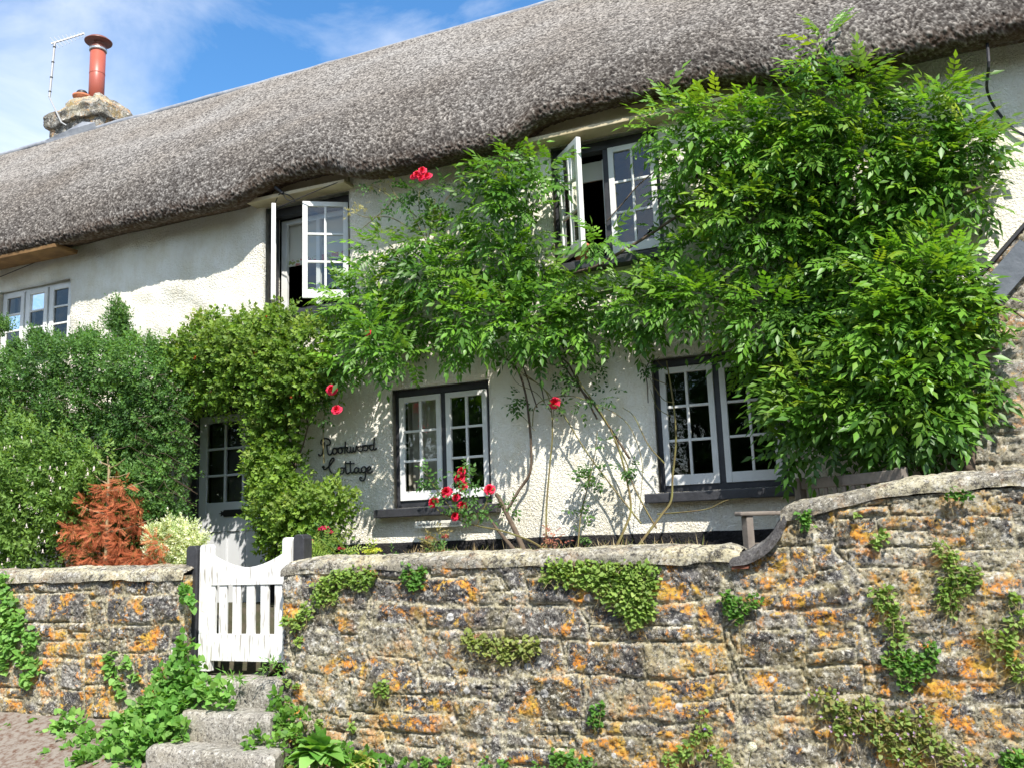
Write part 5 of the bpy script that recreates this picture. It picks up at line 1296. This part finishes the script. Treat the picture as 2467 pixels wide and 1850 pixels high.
# top rose
r3 = thing("climbing_rose", "leggy climbing rose with a red bloom cluster just below the thatch", "climbing rose", atd(920, 560, 7.25))
for (x, y, s) in [(900, 377, .036), (912, 368, .038), (923, 380, .040), (892, 382, .028), (910, 384, .034)]: rose(r3, x, y, 7.0, s)
m = MB()
for pts in [[(925, 560), (920, 500), (905, 450), (908, 390)], [(920, 520), (880, 450), (850, 430), (820, 410), (800, 400)], [(900, 470), (860, 430), (840, 400)], [(930, 540), (950, 470), (965, 430), (1000, 400)], [(880, 490), (840, 470), (790, 470), (765, 460)], [(925, 520), (935, 470), (940, 430)], [(850, 430), (835, 450), (800, 480), (775, 500)]]:
    m.tube([atd(a, b, 7.2) for a, b in pts], 0.006, 0.003, 5, smooth=4)
m.build("stem", M_cane, r3)
foliage("foliage", r3, cloud(rosecl([(905, 410, .09), (885, 420, .08), (925, 415, .09), (950, 430, .07), (935, 450, .07), (895, 450, .08), (960, 405, .05), (915, 480, .05), (860, 420, .05), (870, 440, .05), (975, 440, .04), (850, 450, .03), (800, 400, .025)], 7.2), per_m2=300, tmpls=T_rose, size=0.085, pal=RG, droop=.3, jit=.8))
foliage("foliage", r3, cloud(rosecl([(800, 400, .03), (825, 402, .03), (845, 390, .03), (790, 445, .03), (775, 460, .04), (750, 470, .03), (760, 455, .02)], 7.2), per_m2=700, tmpls=T_rose, size=0.04, pal=[(0.35, 0.33, 0.10), (0.45, 0.38, 0.18)], jit=.9))
# bare canes between the windows
r4 = thing("rose_canes", "almost bare arching rose canes with one red bloom between the lower windows", "climbing rose", atd(1350, 1190, 7.05))
rose(r4, 1197, 869, 7.28, .048)
m = MB()
for pts, ra in [([(1325, 1195, 7.05), (1350, 1140, 7.15), (1363, 1100, 7.25), (1355, 1040), (1340, 980), (1320, 930), (1290, 880), (1255, 830), (1240, 800)], .011),
            ([(1370, 1190, 7.05), (1400, 1150, 7.15), (1430, 1110, 7.25), (1450, 1080, 7.3), (1453, 1030), (1460, 960), (1458, 900), (1450, 840), (1440, 780)], .012),
            ([(1418, 1140, 7.2), (1395, 1100, 7.25), (1365, 1040), (1350, 990), (1325, 950)], .008), ([(1435, 1000), (1400, 960), (1370, 900), (1345, 880)], .006),
            ([(1180, 1190, 7.1), (1180, 1100, 7.25), (1188, 1000), (1193, 940), (1190, 880), (1175, 840), (1130, 810)], .009),
            ([(1190, 890), (1160, 850), (1120, 830), (1105, 810)], .004), ([(1385, 1130, 7.2), (1330, 1060), (1270, 980), (1220, 900), (1185, 850), (1150, 820), (1120, 800)], .007),
            ([(1150, 920), (1155, 880), (1180, 862), (1230, 855), (1280, 870), (1340, 900), (1370, 940), (1387, 1000), (1385, 1060), (1380, 1110)], .005),
            ([(1248, 1190, 7.1), (1255, 1110), (1272, 1040), (1285, 980), (1290, 930)], .006), ([(1197, 872), (1194, 920)], .004), ([(1440, 830), (1415, 820), (1400, 810)], .004), ([(1440, 800), (1420, 780), (1425, 770)], .004),
            ([(1455, 870), (1430, 860), (1400, 810), (1380, 770)], .004), ([(1450, 900), (1420, 880), (1405, 840)], .004), ([(1100, 880), (1130, 900), (1155, 930)], .004), ([(1200, 860), (1220, 850), (1225, 840)], .003),
            ([(1420, 1110, 7.3), (1480, 1105, 7.2), (1530, 1098, 7.2), (1570, 1080, 7.2), (1620, 1075, 7.2)], .006)]:
    m.tube([atd(p[0], p[1], p[2] if len(p) > 2 else 7.32) for p in pts], ra, ra * .5, 5, smooth=5)
m.build("stem", M_cane, r4)
foliage("foliage", r4, cloud(rosecl([(1115, 865, .05), (1130, 880, .04), (1125, 860, .04), (1290, 790, .06), (1285, 800, .05), (1300, 860, .06), (1320, 850, .05), (1260, 880, .03), (1275, 1010, .07), (1290, 1030, .06), (1270, 1040, .06), (1310, 960, .04), (1350, 1010, .02), (1250, 1115, .04), (1260, 1150, .05), (1110, 1090, .03), (1090, 1100, .02), (1200, 885, .04), (1210, 880, .03), (1280, 745, .05), (1240, 805, .06), (1215, 800, .06), (1220, 830, .05), (1370, 1010, .03), (1400, 795, .03), (1425, 790, .02), (1240, 760, .05)], 7.33), per_m2=420, tmpls=T_rose, size=0.085, pal=[(0.03, 0.08, 0.015), (0.05, 0.12, 0.025), (0.12, 0.2, 0.05)], maxy=YW - .02, droop=.3, jit=.8))

# ---- little flowers above the coping
def flower_plant(name, label, cat, x, y, Y, fl, leafpal, h=0.10, group=None, fcol=None, size=.05, lsize=.07):
    base = atd(x, y, Y); t = thing(name, label, cat, (base[0], Y, GZ + 0.0), group)
    foliage("foliage", t, cloud([(base[0] + random.uniform(-.04, .04), Y, base[2] - h + k * .05, .05) for k in range(4)], per_m2=700, tmpls=[sprig(6, .45, .2)], size=lsize, pal=leafpal, droop=0, jit=.9))
    m = MB()
    for (fx_, fy_, fr_) in fl:
        p = atd(fx_, fy_, Y); m.tube([(base[0], Y, GZ), (base[0] * .5 + p[0] * .5, Y, (GZ + p[2]) / 2 + .02), p], 0.004, 0.003, 5, smooth=3)
    m.build("stem", M_cane, t)
    for (fx_, fy_, fr_) in fl:
        p = atd(fx_, fy_, Y); n = 60
        d = rdirs(n); d[:, 2] = np.abs(d[:, 2]) * .8; P = p + d * np.array([1, 1, .6]) * fr_
        foliage("flower", t, instance([sprig(3, .8, .6, 1.0, .2)], P, d, rdirs(n), .016 * RNG.uniform(.7, 1.3, n), np.array(fcol)[RNG.integers(0, len(fcol), n)]), M_petal)
    return t
PK = [(0.62, 0.04, 0.14), (0.55, 0.02, 0.09), (0.72, 0.12, 0.22)]
LG = [(0.06, 0.15, 0.03), (0.12, 0.22, 0.05)]
G_ = "pink valerian flowers along the wall top"
flower_plant("valerian", "tallest pink valerian beside the right gate post", "flower", 700, 1165, 6.55, [(700, 1143, .04), (712, 1150, .02)], LG, .1, G_, PK)
flower_plant("valerian", "pink valerian head touching the black gate post", "flower", 672, 1190, 6.4, [(667, 1170, .03), (668, 1186, .03)], LG, .1, G_, PK)
flower_plant("valerian", "small deep pink bloom left of the black plinth corner", "flower", 740, 1200, 6.45, [(738, 1185, .022)], LG, .1, G_, PK)
flower_plant("valerian", "low pink blooms peeping over the coping below the left window sill", "flower", 850, 1215, 6.35, [(849, 1203, .028)], LG, .12, G_, PK)
flower_plant("valerian", "pair of fading valerian heads against the plinth under the plaque", "flower", 940, 1180, 6.6, [(927, 1163, .025), (962, 1160, .02)], [(0.2, .2, .06), (.28, .22, .1)], .08, G_, [(0.5, 0.1, 0.12), (0.4, 0.25, 0.12)])
flower_plant("valerian", "two low pink valerian heads on the coping right of the yellow flowers", "flower", 945, 1205, 6.35, [(930, 1198, .025), (955, 1193, .03)], LG, .1, G_, PK)
flower_plant("spurge", "yellow spurge flowers just above the coping near the plinth corner", "flower", 803, 1215, 6.4, [(795, 1193, .04), (813, 1190, .035), (805, 1205, .04)], [(0.2, .3, .04), (.35, .4, .06)], .08, None, [(0.62, 0.62, 0.08), (0.5, 0.55, 0.08)])
t = thing("fern", "pale yellow-green fern beside the right gate post", "fern", (*atd(720, 1210, 6.4)[:2], GZ))
foliage("foliage", t, cloud(rosecl([(695, 1200, .08), (720, 1195, .1), (745, 1205, .07), (680, 1215, .06)], 6.4), per_m2=300, tmpls=[pinnate(7, .22, .09, .3, 75)], size=0.16, pal=[(0.16, .28, .04), (.32, .38, .1)], droop=-.2, upw=.5))
t = thing("red_seedling", "reddish leaved seedling against the black plinth between the bare canes", "seedling", (*atd(1195, 1190, 7.0)[:2], GZ))
foliage("foliage", t, cloud(rosecl([(1190, 1175, .06), (1205, 1165, .04), (1180, 1185, .05), (1215, 1185, .05), (1195, 1150, .03)], 7.0), per_m2=500, tmpls=T_rose, size=.06, pal=[(.22, .06, .05), (.35, .14, .1), (.2, .2, .06)], jit=.9))
# dry grass along the coping
def grass_tufts(name, label, pts, n, h, pal, Y, spread=.03, kind="stuff"):
    P = []; 
    for _ in range(n):
        t_ = random.random() * (len(pts) - 1); i = int(t_); q = np.array(pts[i]) * (1 - t_ + i) + np.array(pts[i + 1]) * (t_ - i)
        P.append((q[0] + random.gauss(0, spread), Y + random.gauss(0, .03), q[1] + random.gauss(0, .008)))
    P = np.array(P); fwd = np.tile([0, 0, 1.0], (n, 1)) + rdirs(n) * .75; fwd[:, 2] = np.abs(fwd[:, 2]) * .8 + .1
    T = leaflets([((0, 0, 0), (1, 0, 0), (0, 1, 0), 1, .05, .0)])
    c = np.array(pal)[RNG.integers(0, len(pal), n)]
    V, F, c = instance([T], P, fwd, rdirs(n), h * RNG.uniform(.4, 1.2, n), c)
    return tag(mesh_np(name, V, F, M_leaf, None, {"col": c}), label, kind=kind)
gp = [(-3.6, 1.50), (-3.0, 1.505), (-2.0, 1.51), (-1.3, 1.50)]
DG = [(0.38, .29, .16), (.30, .22, .12), (.42, .34, .2), (.16, .2, .06)]
o = grass_tufts("dry_grass", "dry straw-coloured grass growing along the inner edge of the coping", gp, 420, .10, DG, 6.20); o["category"] = "grass"

# ---- plants rooted in the wall face
T_heart = [heartleaf(1.0, .9), heartleaf(1.0, 1.0)]
CG = [(0.10, 0.19, 0.03), (0.15, 0.25, 0.045), (0.22, 0.32, 0.07), (0.30, 0.36, 0.10)]
CG2 = [(0.05, 0.15, 0.02), (0.09, 0.21, 0.03), (0.14, 0.27, 0.045)]
STR = (0.42, 0.34, 0.17)
def wall_plant(label, lst, pal=CG, size=0.028, dens=1900, straw=0.25, name="wall_creeper", cat="creeper", Y=WY0 - 0.035, flat=0.35, tm=None, group="creeping plants rooted in the stone wall", flowers=None, fcol=None):
    cl = [(*atd(x, y, Y), r) for x, y, r in lst]
    base = cl[0][:3]; t = thing(name, label, cat, base, group)
    d = cloud(cl, per_m2=dens, tmpls=tm or T_heart, size=size, pal=pal, flat=flat, shell=.1, out=.5, jit=.8, droop=.5, upw=.3)
    foliage("foliage", t, d)
    if straw:
        n = int(sum(c[3] for c in cl) * 700 * straw)
        P = np.array([np.array(c[:3]) + np.array([random.gauss(0, .5), 0, random.gauss(0, .45) - .2]) * c[3] for c in [random.choice(cl) for _ in range(n)]]) if n else np.zeros((0, 3))
        if n:
            P[:, 1] = Y + RNG.normal(0, .012, n)
            T = leaflets([((0, 0, 0), (1, 0, 0), (0, 1, 0), .5, .022, .05), ((.45, 0, 0), (1, .3, -.2), (0, 1, 0), .5, .022, .1)])
            V, F, c = instance([T], P, rdirs(n) * np.array([1, .35, 1]) + np.array([0, -.1, -.4]), rdirs(n), .11 * RNG.uniform(.5, 1.3, n), np.tile(STR, (n, 1)) * RNG.uniform(.6, 1.2, (n, 1)))
            tag(foliage("straw", t, (V, F, c)), kind="stuff")
    if flowers:
        n = flowers; P = np.array([np.array(c[:3]) + np.array([random.uniform(-.8, .8) * c[3], -.03, random.uniform(-.8, .8) * c[3]]) for c in [random.choice(cl) for _ in range(n)]])
        pieces("flower", t, [sprig(4, .8, .5, 1, .1)], P, np.tile([0, -1.0, .2], (n, 1)) + rdirs(n) * .3, rdirs(n), np.full(n, .014), np.tile(fcol, (n, 1)), M_petal)
    return t
wall_plant("yellow-green creeper trailing under the coping nearest the gate", [(700, 1270, .10), (730, 1250, .09), (760, 1245, .09), (790, 1250, .09), (690, 1290, .07), (660, 1320, .07), (640, 1345, .07), (620, 1340, .05), (645, 1385, .04), (720, 1290, .05), (800, 1240, .06)])
wall_plant("bright creeper tuft hanging left of the dark square stone", [(885, 1240, .07), (900, 1250, .07), (910, 1235, .05), (890, 1265, .04)], CG2, straw=.1)
wall_plant("largest hanging creeper under the coping at mid wall", [(1200, 1230, .09), (1230, 1235, .10), (1270, 1240, .11), (1310, 1245, .12), (1350, 1250, .13), (1390, 1250, .12), (1350, 1290, .13), (1380, 1300, .12), (1320, 1280, .09), (1370, 1330, .09), (1400, 1320, .06), (1180, 1250, .05)], CG, straw=.45, dens=2200)
wall_plant("brownish creeper in the middle of the wall below the dark stone", [(1020, 1385, .06), (1050, 1390, .08), (1090, 1400, .08), (1130, 1400, .08), (1155, 1395, .06), (1010, 1375, .05), (1090, 1420, .05)], [(0.14, .2, .04), (.2, .25, .06), (.28, .28, .1)], straw=.6)
wall_plant("small creeper tuft below the foot of the curved coping", [(1580, 1305, .07), (1600, 1320, .06), (1630, 1295, .05), (1570, 1290, .05), (1590, 1335, .04)], CG2, straw=.3)
wall_plant("tiny green tuft on the end of the raised coping", [(1735, 1115, .05), (1740, 1125, .05)], CG2, straw=.1)
wall_plant("small green tuft growing on the raised coping edge", [(2070, 1065, .045), (2085, 1070, .04), (2050, 1068, .03)], CG2, straw=.1, Y=WY0 - .06)
wall_plant("pair of small tufts in the raised wall left of the tall creeper", [(1900, 1160, .04), (1885, 1175, .03), (1910, 1150, .03), (1855, 1110, .02)], CG, straw=.2)
wall_plant("tall straw-mixed creeper high on the raised wall", [(2050, 1200, .06), (2030, 1180, .04), (2060, 1235, .08), (2080, 1260, .08), (2040, 1280, .07), (2050, 1300, .07), (2100, 1240, .06)], CG, straw=1.0, dens=1500)
wall_plant("narrow creeper trailing down between two grey stones on the raised wall", [(1900, 1280, .06), (1920, 1310, .07), (1930, 1340, .07), (1940, 1380, .06), (1935, 1420, .05), (1920, 1280, .04)], CG, straw=.7, dens=1500)
wall_plant("dark green creeper clump below the narrow trailing one", [(1940, 1430, .08), (1970, 1440, .08), (2000, 1430, .07), (1960, 1470, .06), (2010, 1400, .05)], CG2, straw=.3)
wall_plant("creeper at the right frame edge under the raised coping", [(2190, 1290, .05), (2200, 1340, .06), (2170, 1380, .07), (2190, 1420, .07), (2140, 1390, .05), (2205, 1460, .06), (2130, 1370, .04)], CG, straw=1.2, dens=1300)
wall_plant("wide red-stemmed creeper spreading over the lower right wall", [(1800, 1520, .09), (1840, 1540, .09), (1880, 1530, .09), (1820, 1570, .08), (1900, 1570, .10), (1950, 1560, .09), (1990, 1590, .09), (1930, 1610, .09), (2040, 1620, .08), (1760, 1500, .05), (2000, 1540, .06), (2090, 1640, .06), (1970, 1640, .07)], [(0.12, .2, .04), (.18, .26, .06), (.30, .2, .08)], straw=.9, dens=1500, flowers=40, fcol=(.5, .35, .55))
wall_plant("sparse creeper low on the middle right wall", [(1500, 1590, .06), (1520, 1570, .05), (1490, 1620, .07), (1540, 1620, .06), (1520, 1540, .03), (1450, 1640, .06), (1570, 1650, .06)], CG, straw=.9, dens=1200, flowers=3, fcol=(.3, .2, .6))
wall_plant("small creeper tuft in the lower middle of the wall", [(1290, 1540, .05), (1285, 1560, .05), (1300, 1520, .03)], CG2, straw=.4)
wall_plant("creeper tuft under a ledge in the lower left of the long wall", [(830, 1480, .05), (815, 1490, .04), (835, 1500, .03)], CG, straw=.8)
wall_plant("low green clump at the wall foot in the middle", [(1200, 1640, .06), (1230, 1640, .07), (1270, 1650, .06), (1160, 1655, .04), (1090, 1650, .05), (1050, 1650, .04), (960, 1650, .05), (920, 1645, .04)], CG2, straw=.2)
wall_plant("green tuft at the bottom right corner of the wall", [(2180, 1640, .06), (2205, 1630, .05), (2190, 1650, .05)], CG2, straw=.2)
# bellflower / ivy on the left wall, larger leaves
BGc = [(0.07, 0.19, 0.03), (0.11, 0.26, 0.045), (0.17, 0.32, 0.07), (0.24, 0.38, 0.10)]
kwb = dict(pal=BGc, size=0.048, dens=1000, straw=.12, name="ivy_trail", cat="ivy", group="leafy trails on the left wall and bank", flat=.5)
wall_plant("leafy trail hanging down the far left end of the stone wall", [(10, 1260, .10), (20, 1310, .12), (40, 1350, .12), (70, 1380, .10), (20, 1390, .12), (50, 1420, .09), (10, 1430, .09), (75, 1440, .07), (60, 1470, .07), (15, 1350, .1)], **kwb)
wall_plant("small leafy trail hanging in the middle of the left stone wall", [(240, 1440, .07), (255, 1470, .06), (235, 1420, .05), (275, 1430, .05), (260, 1500, .04), (290, 1460, .04)], **kwb)
wall_plant("leaf cluster clinging between wall end and left gate post", [(405, 1285, .06), (415, 1300, .06), (400, 1270, .04)], **{**kwb, 'Y': WY0 - .05})
def bank_plant(label, lst, **kw_):
    cl = [(*atd(x, y, Y), r) for x, y, Y, r in lst]
    t = thing("ivy_trail" if 'name' not in kw_ else kw_['name'], label, kw_.get('cat', "ivy"), cl[0][:3], kw_.get('group', "leafy trails on the left wall and bank"))
    foliage("foliage", t, cloud(cl, per_m2=kw_.get('dens', 950), tmpls=kw_.get('tm', T_heart), size=kw_.get('size', .05), pal=kw_.get('pal', BGc), flat=.8, shell=.2, out=.6, jit=.7, droop=.2, upw=.5))
    return t
bank_plant("thick bank of bright heart-shaped leaves spilling down left of the steps",
    [(400, 1400, 5.75, .10), (395, 1440, 5.72, .12), (360, 1470, 5.7, .12), (410, 1480, 5.7, .14), (450, 1490, 5.65, .12), (480, 1500, 5.6, .10), (380, 1510, 5.65, .15), (340, 1520, 5.6, .14), (310, 1550, 5.55, .14), (360, 1560, 5.5, .14), (270, 1570, 5.5, .14), (310, 1600, 5.4, .15), (250, 1610, 5.4, .14), (280, 1640, 5.3, .13), (220, 1640, 5.3, .13), (340, 1600, 5.4, .12), (200, 1590, 5.5, .11), (395, 1530, 5.6, .12), (160, 1620, 5.4, .1), (180, 1650, 5.2, .1), (430, 1440, 5.75, .08), (390, 1575, 5.45, .09), (135, 1560, 5.6, .09), (500, 1510, 5.6, .06), (170, 1560, 5.6, .1)])
bank_plant("low pale leaf patch at the foot of the far left wall", [(120, 1585, 5.6, .08), (5, 1600, 5.55, .09), (75, 1575, 5.7, .08), (140, 1600, 5.5, .08), (20, 1590, 5.6, .08), (60, 1590, 5.6, .08), (90, 1600, 5.55, .07), (40, 1610, 5.5, .07)], dens=900, size=.04)
bank_plant("purple-flowered creeping bellflower on the right side of the steps", [(600, 1500, 5.72, .05), (595, 1530, 5.7, .08), (620, 1550, 5.65, .09), (590, 1570, 5.6, .08), (640, 1580, 5.6, .08), (560, 1590, 5.5, .07), (545, 1610, 5.4, .06), (600, 1610, 5.5, .09), (650, 1550, 5.68, .07), (580, 1640, 5.4, .06), (630, 1520, 5.7, .05)],
    dens=1100, size=.04, pal=CG2 + [(0.22, .3, .08)], name="bellflower", cat="flower", group="flowers beside the steps")
bank_plant("straggling weeds at the roadside in the bottom left corner", [(60, 1640, 5.3, .07), (110, 1640, 5.3, .08), (30, 1655, 5.2, .06), (150, 1655, 5.2, .07), (90, 1655, 5.2, .06)], dens=500, size=.045, name="weed", cat="weed", group="weeds on the steps")
bank_plant("small green weeds on the top step below the gate", [(585, 1445, 5.75, .03), (605, 1440, 5.75, .03), (510, 1465, 5.7, .02)], tm=[sprig(7, .6, .12)], size=.09, name="weed", cat="weed", group="weeds on the steps")
# pulmonaria-like plant with big leaves
def bigleaf(name, label, cx, cy, Y, n, Lr, pal, wr=.42):
    c = atd(cx, cy, Y); t = thing(name, label, "plant", (c[0], c[1], max(0, c[2] - .25)))
    V = []; F = []; Cc = []
    for k in range(n):
        a = 2.4 * k; el = math.radians(random.uniform(12, 82)); Ln = Lr * random.uniform(.6, 1.1)
        d = np.array([math.cos(a) * math.cos(el), math.sin(a) * math.cos(el) - .35, math.sin(el)]); d /= np.linalg.norm(d)
        s = np.cross(d, (0, 0, 1.0)); s /= np.linalg.norm(s); nn = np.cross(s, d)
        if nn[2] < 0: nn = -nn
        b0 = len(V); nu = 9
        st = np.array([c[0], c[1], c[2] - .12])
        col = np.array(pal[random.randrange(len(pal))]) * random.uniform(.85, 1.2)
        for i in range(nu):
            u = i / (nu - 1); wv = Ln * wr * .5 * (math.sin(math.pi * min(1, max(0, u - .12) / .88) ** .8)) + .003
            p = st + d * Ln * u + np.array([0, 0, -1]) * Ln * .55 * u * u * math.cos(el) + nn * 0
            V += [p - s * wv + nn * wv * .35, p, p + s * wv + nn * wv * .35]; Cc += [col] * 3
            if i: q = b0 + 3 * i; F += [(q - 3, q - 2, q + 1, q), (q - 2, q - 1, q + 2, q + 1)]
    o = mesh_np("foliage", V, np.array(F), M_leaf, t, {"col": np.array(Cc)}, smooth=True); return t
bigleaf("broadleaf_plant", "large bright green broad-leaved plant at the wall foot right of the steps", 690, 1590, 5.4, 44, .24, [(0.10, .25, .04), (.15, .32, .06), (.21, .38, .10)], .58)
bigleaf("broadleaf_plant", "yellowish veined foliage plant beside the large broad-leaved plant", 780, 1610, 5.6, 40, .15, [(0.35, .38, .1), (.45, .45, .16), (.22, .32, .07)], .5)
bigleaf("broadleaf_plant", "small cream-leaved plant left of the large broad-leaved plant", 625, 1640, 5.45, 14, .12, [(0.42, .42, .14), (.5, .48, .2)], .5)
bank_plant("dense low green leaves under the broad-leaved plant", [(640, 1645, 5.5, .08), (700, 1650, 5.5, .1), (760, 1650, 5.55, .1), (740, 1630, 5.6, .08), (800, 1640, 5.65, .08), (840, 1650, 5.7, .06), (880, 1655, 5.72, .05)], dens=900, size=.045, pal=CG2, name="ground_creeper", cat="creeper", group="flowers beside the steps")
wall_plant("yellow-green creeper low on the wall behind the broad-leaved plant", [(640, 1480, .03), (650, 1600, .06), (690, 1560, .04), (760, 1570, .04), (620, 1470, .03)], CG, straw=.3)
# dandelion clock and yellow leaf near the foot of the right wall
dd = atd(1625, 1612, 5.5); t = thing("dandelion", "round white dandelion seed head in front of the lower wall", "dandelion", (dd[0], dd[1], 0.0))
n = 160; D = rdirs(n); foliage("seed_head", t, instance([leaflets([((0, 0, 0), (1, 0, 0), (0, 1, 0), 1, .04, 0), ((.8, 0, 0), (.4, 1, 0), (0, 0, 1), .35, .1, 0), ((.8, 0, 0), (.4, -1, 0), (0, 0, 1), .35, .1, 0), ((.8, 0, 0), (.4, 0, 1), (0, 1, 0), .35, .1, 0)])], np.tile(dd, (n, 1)), D, rdirs(n), np.full(n, .028), np.tile([.7, .69, .62], (n, 1))), M_petal)
m = MB(); m.tube([(dd[0] - .12, dd[1] + .1, 0), (dd[0] - .05, dd[1] + .03, dd[2] * .6), tuple(dd)], .003, .003, 5, smooth=4); m.build("stem", M_cane, t)

#%%BACK
# ================================================================ TREES ACROSS THE LANE (seen in the window panes)
T_big = [sprig(7, .5, .3, 1.0)]
for i, (x, y, h, r) in enumerate([(-13, -13, 8.0, 3.2), (-6.5, -14, 7.4, 3.0), (-0.5, -13.5, 8.4, 3.2), (6, -14.5, 7.6, 3.0), (12.5, -13, 8.2, 3.2), (-20, -14, 8.0, 3.4), (19, -14, 8, 3.2)]):
    od = {-20: "first", -13: "second", -6.5: "third", -0.5: "fourth", 6: "fifth", 12.5: "sixth", 19: "last"}[x]
    t = thing("hedgerow_tree", f"green tree across the lane, {od} from the chimney end of the row", "tree", (x, y, 0), "trees across the lane")
    cl = [(x + random.uniform(-1, 1) * r * .8, y + random.uniform(-1, 1) * r * .6, 1.2 + (h - 2.0) * random.random(), random.uniform(.9, 1.5)) for _ in range(16)]
    V, F, c = cloud(cl, per_m2=18, tmpls=T_big, size=.5, pal=[(.02, .06, .01), (.04, .1, .02), (.06, .14, .03)], shell=.3)
    foliage("crown", t, (V, F, c))
    m = MB(); m.tube([(x, y, 0), (x + .1, y, h * .4), (x, y, h * .8)], .25, .08, 8, smooth=3)
    for k in range(6):
        c_ = cl[k]; m.tube([(x, y, h * .35), ((x + c_[0]) / 2, (y + c_[1]) / 2, (h * .4 + c_[2]) / 2 + .3), c_[:3]], .09, .03, 6)
    m.build("trunk", M_bark, t)
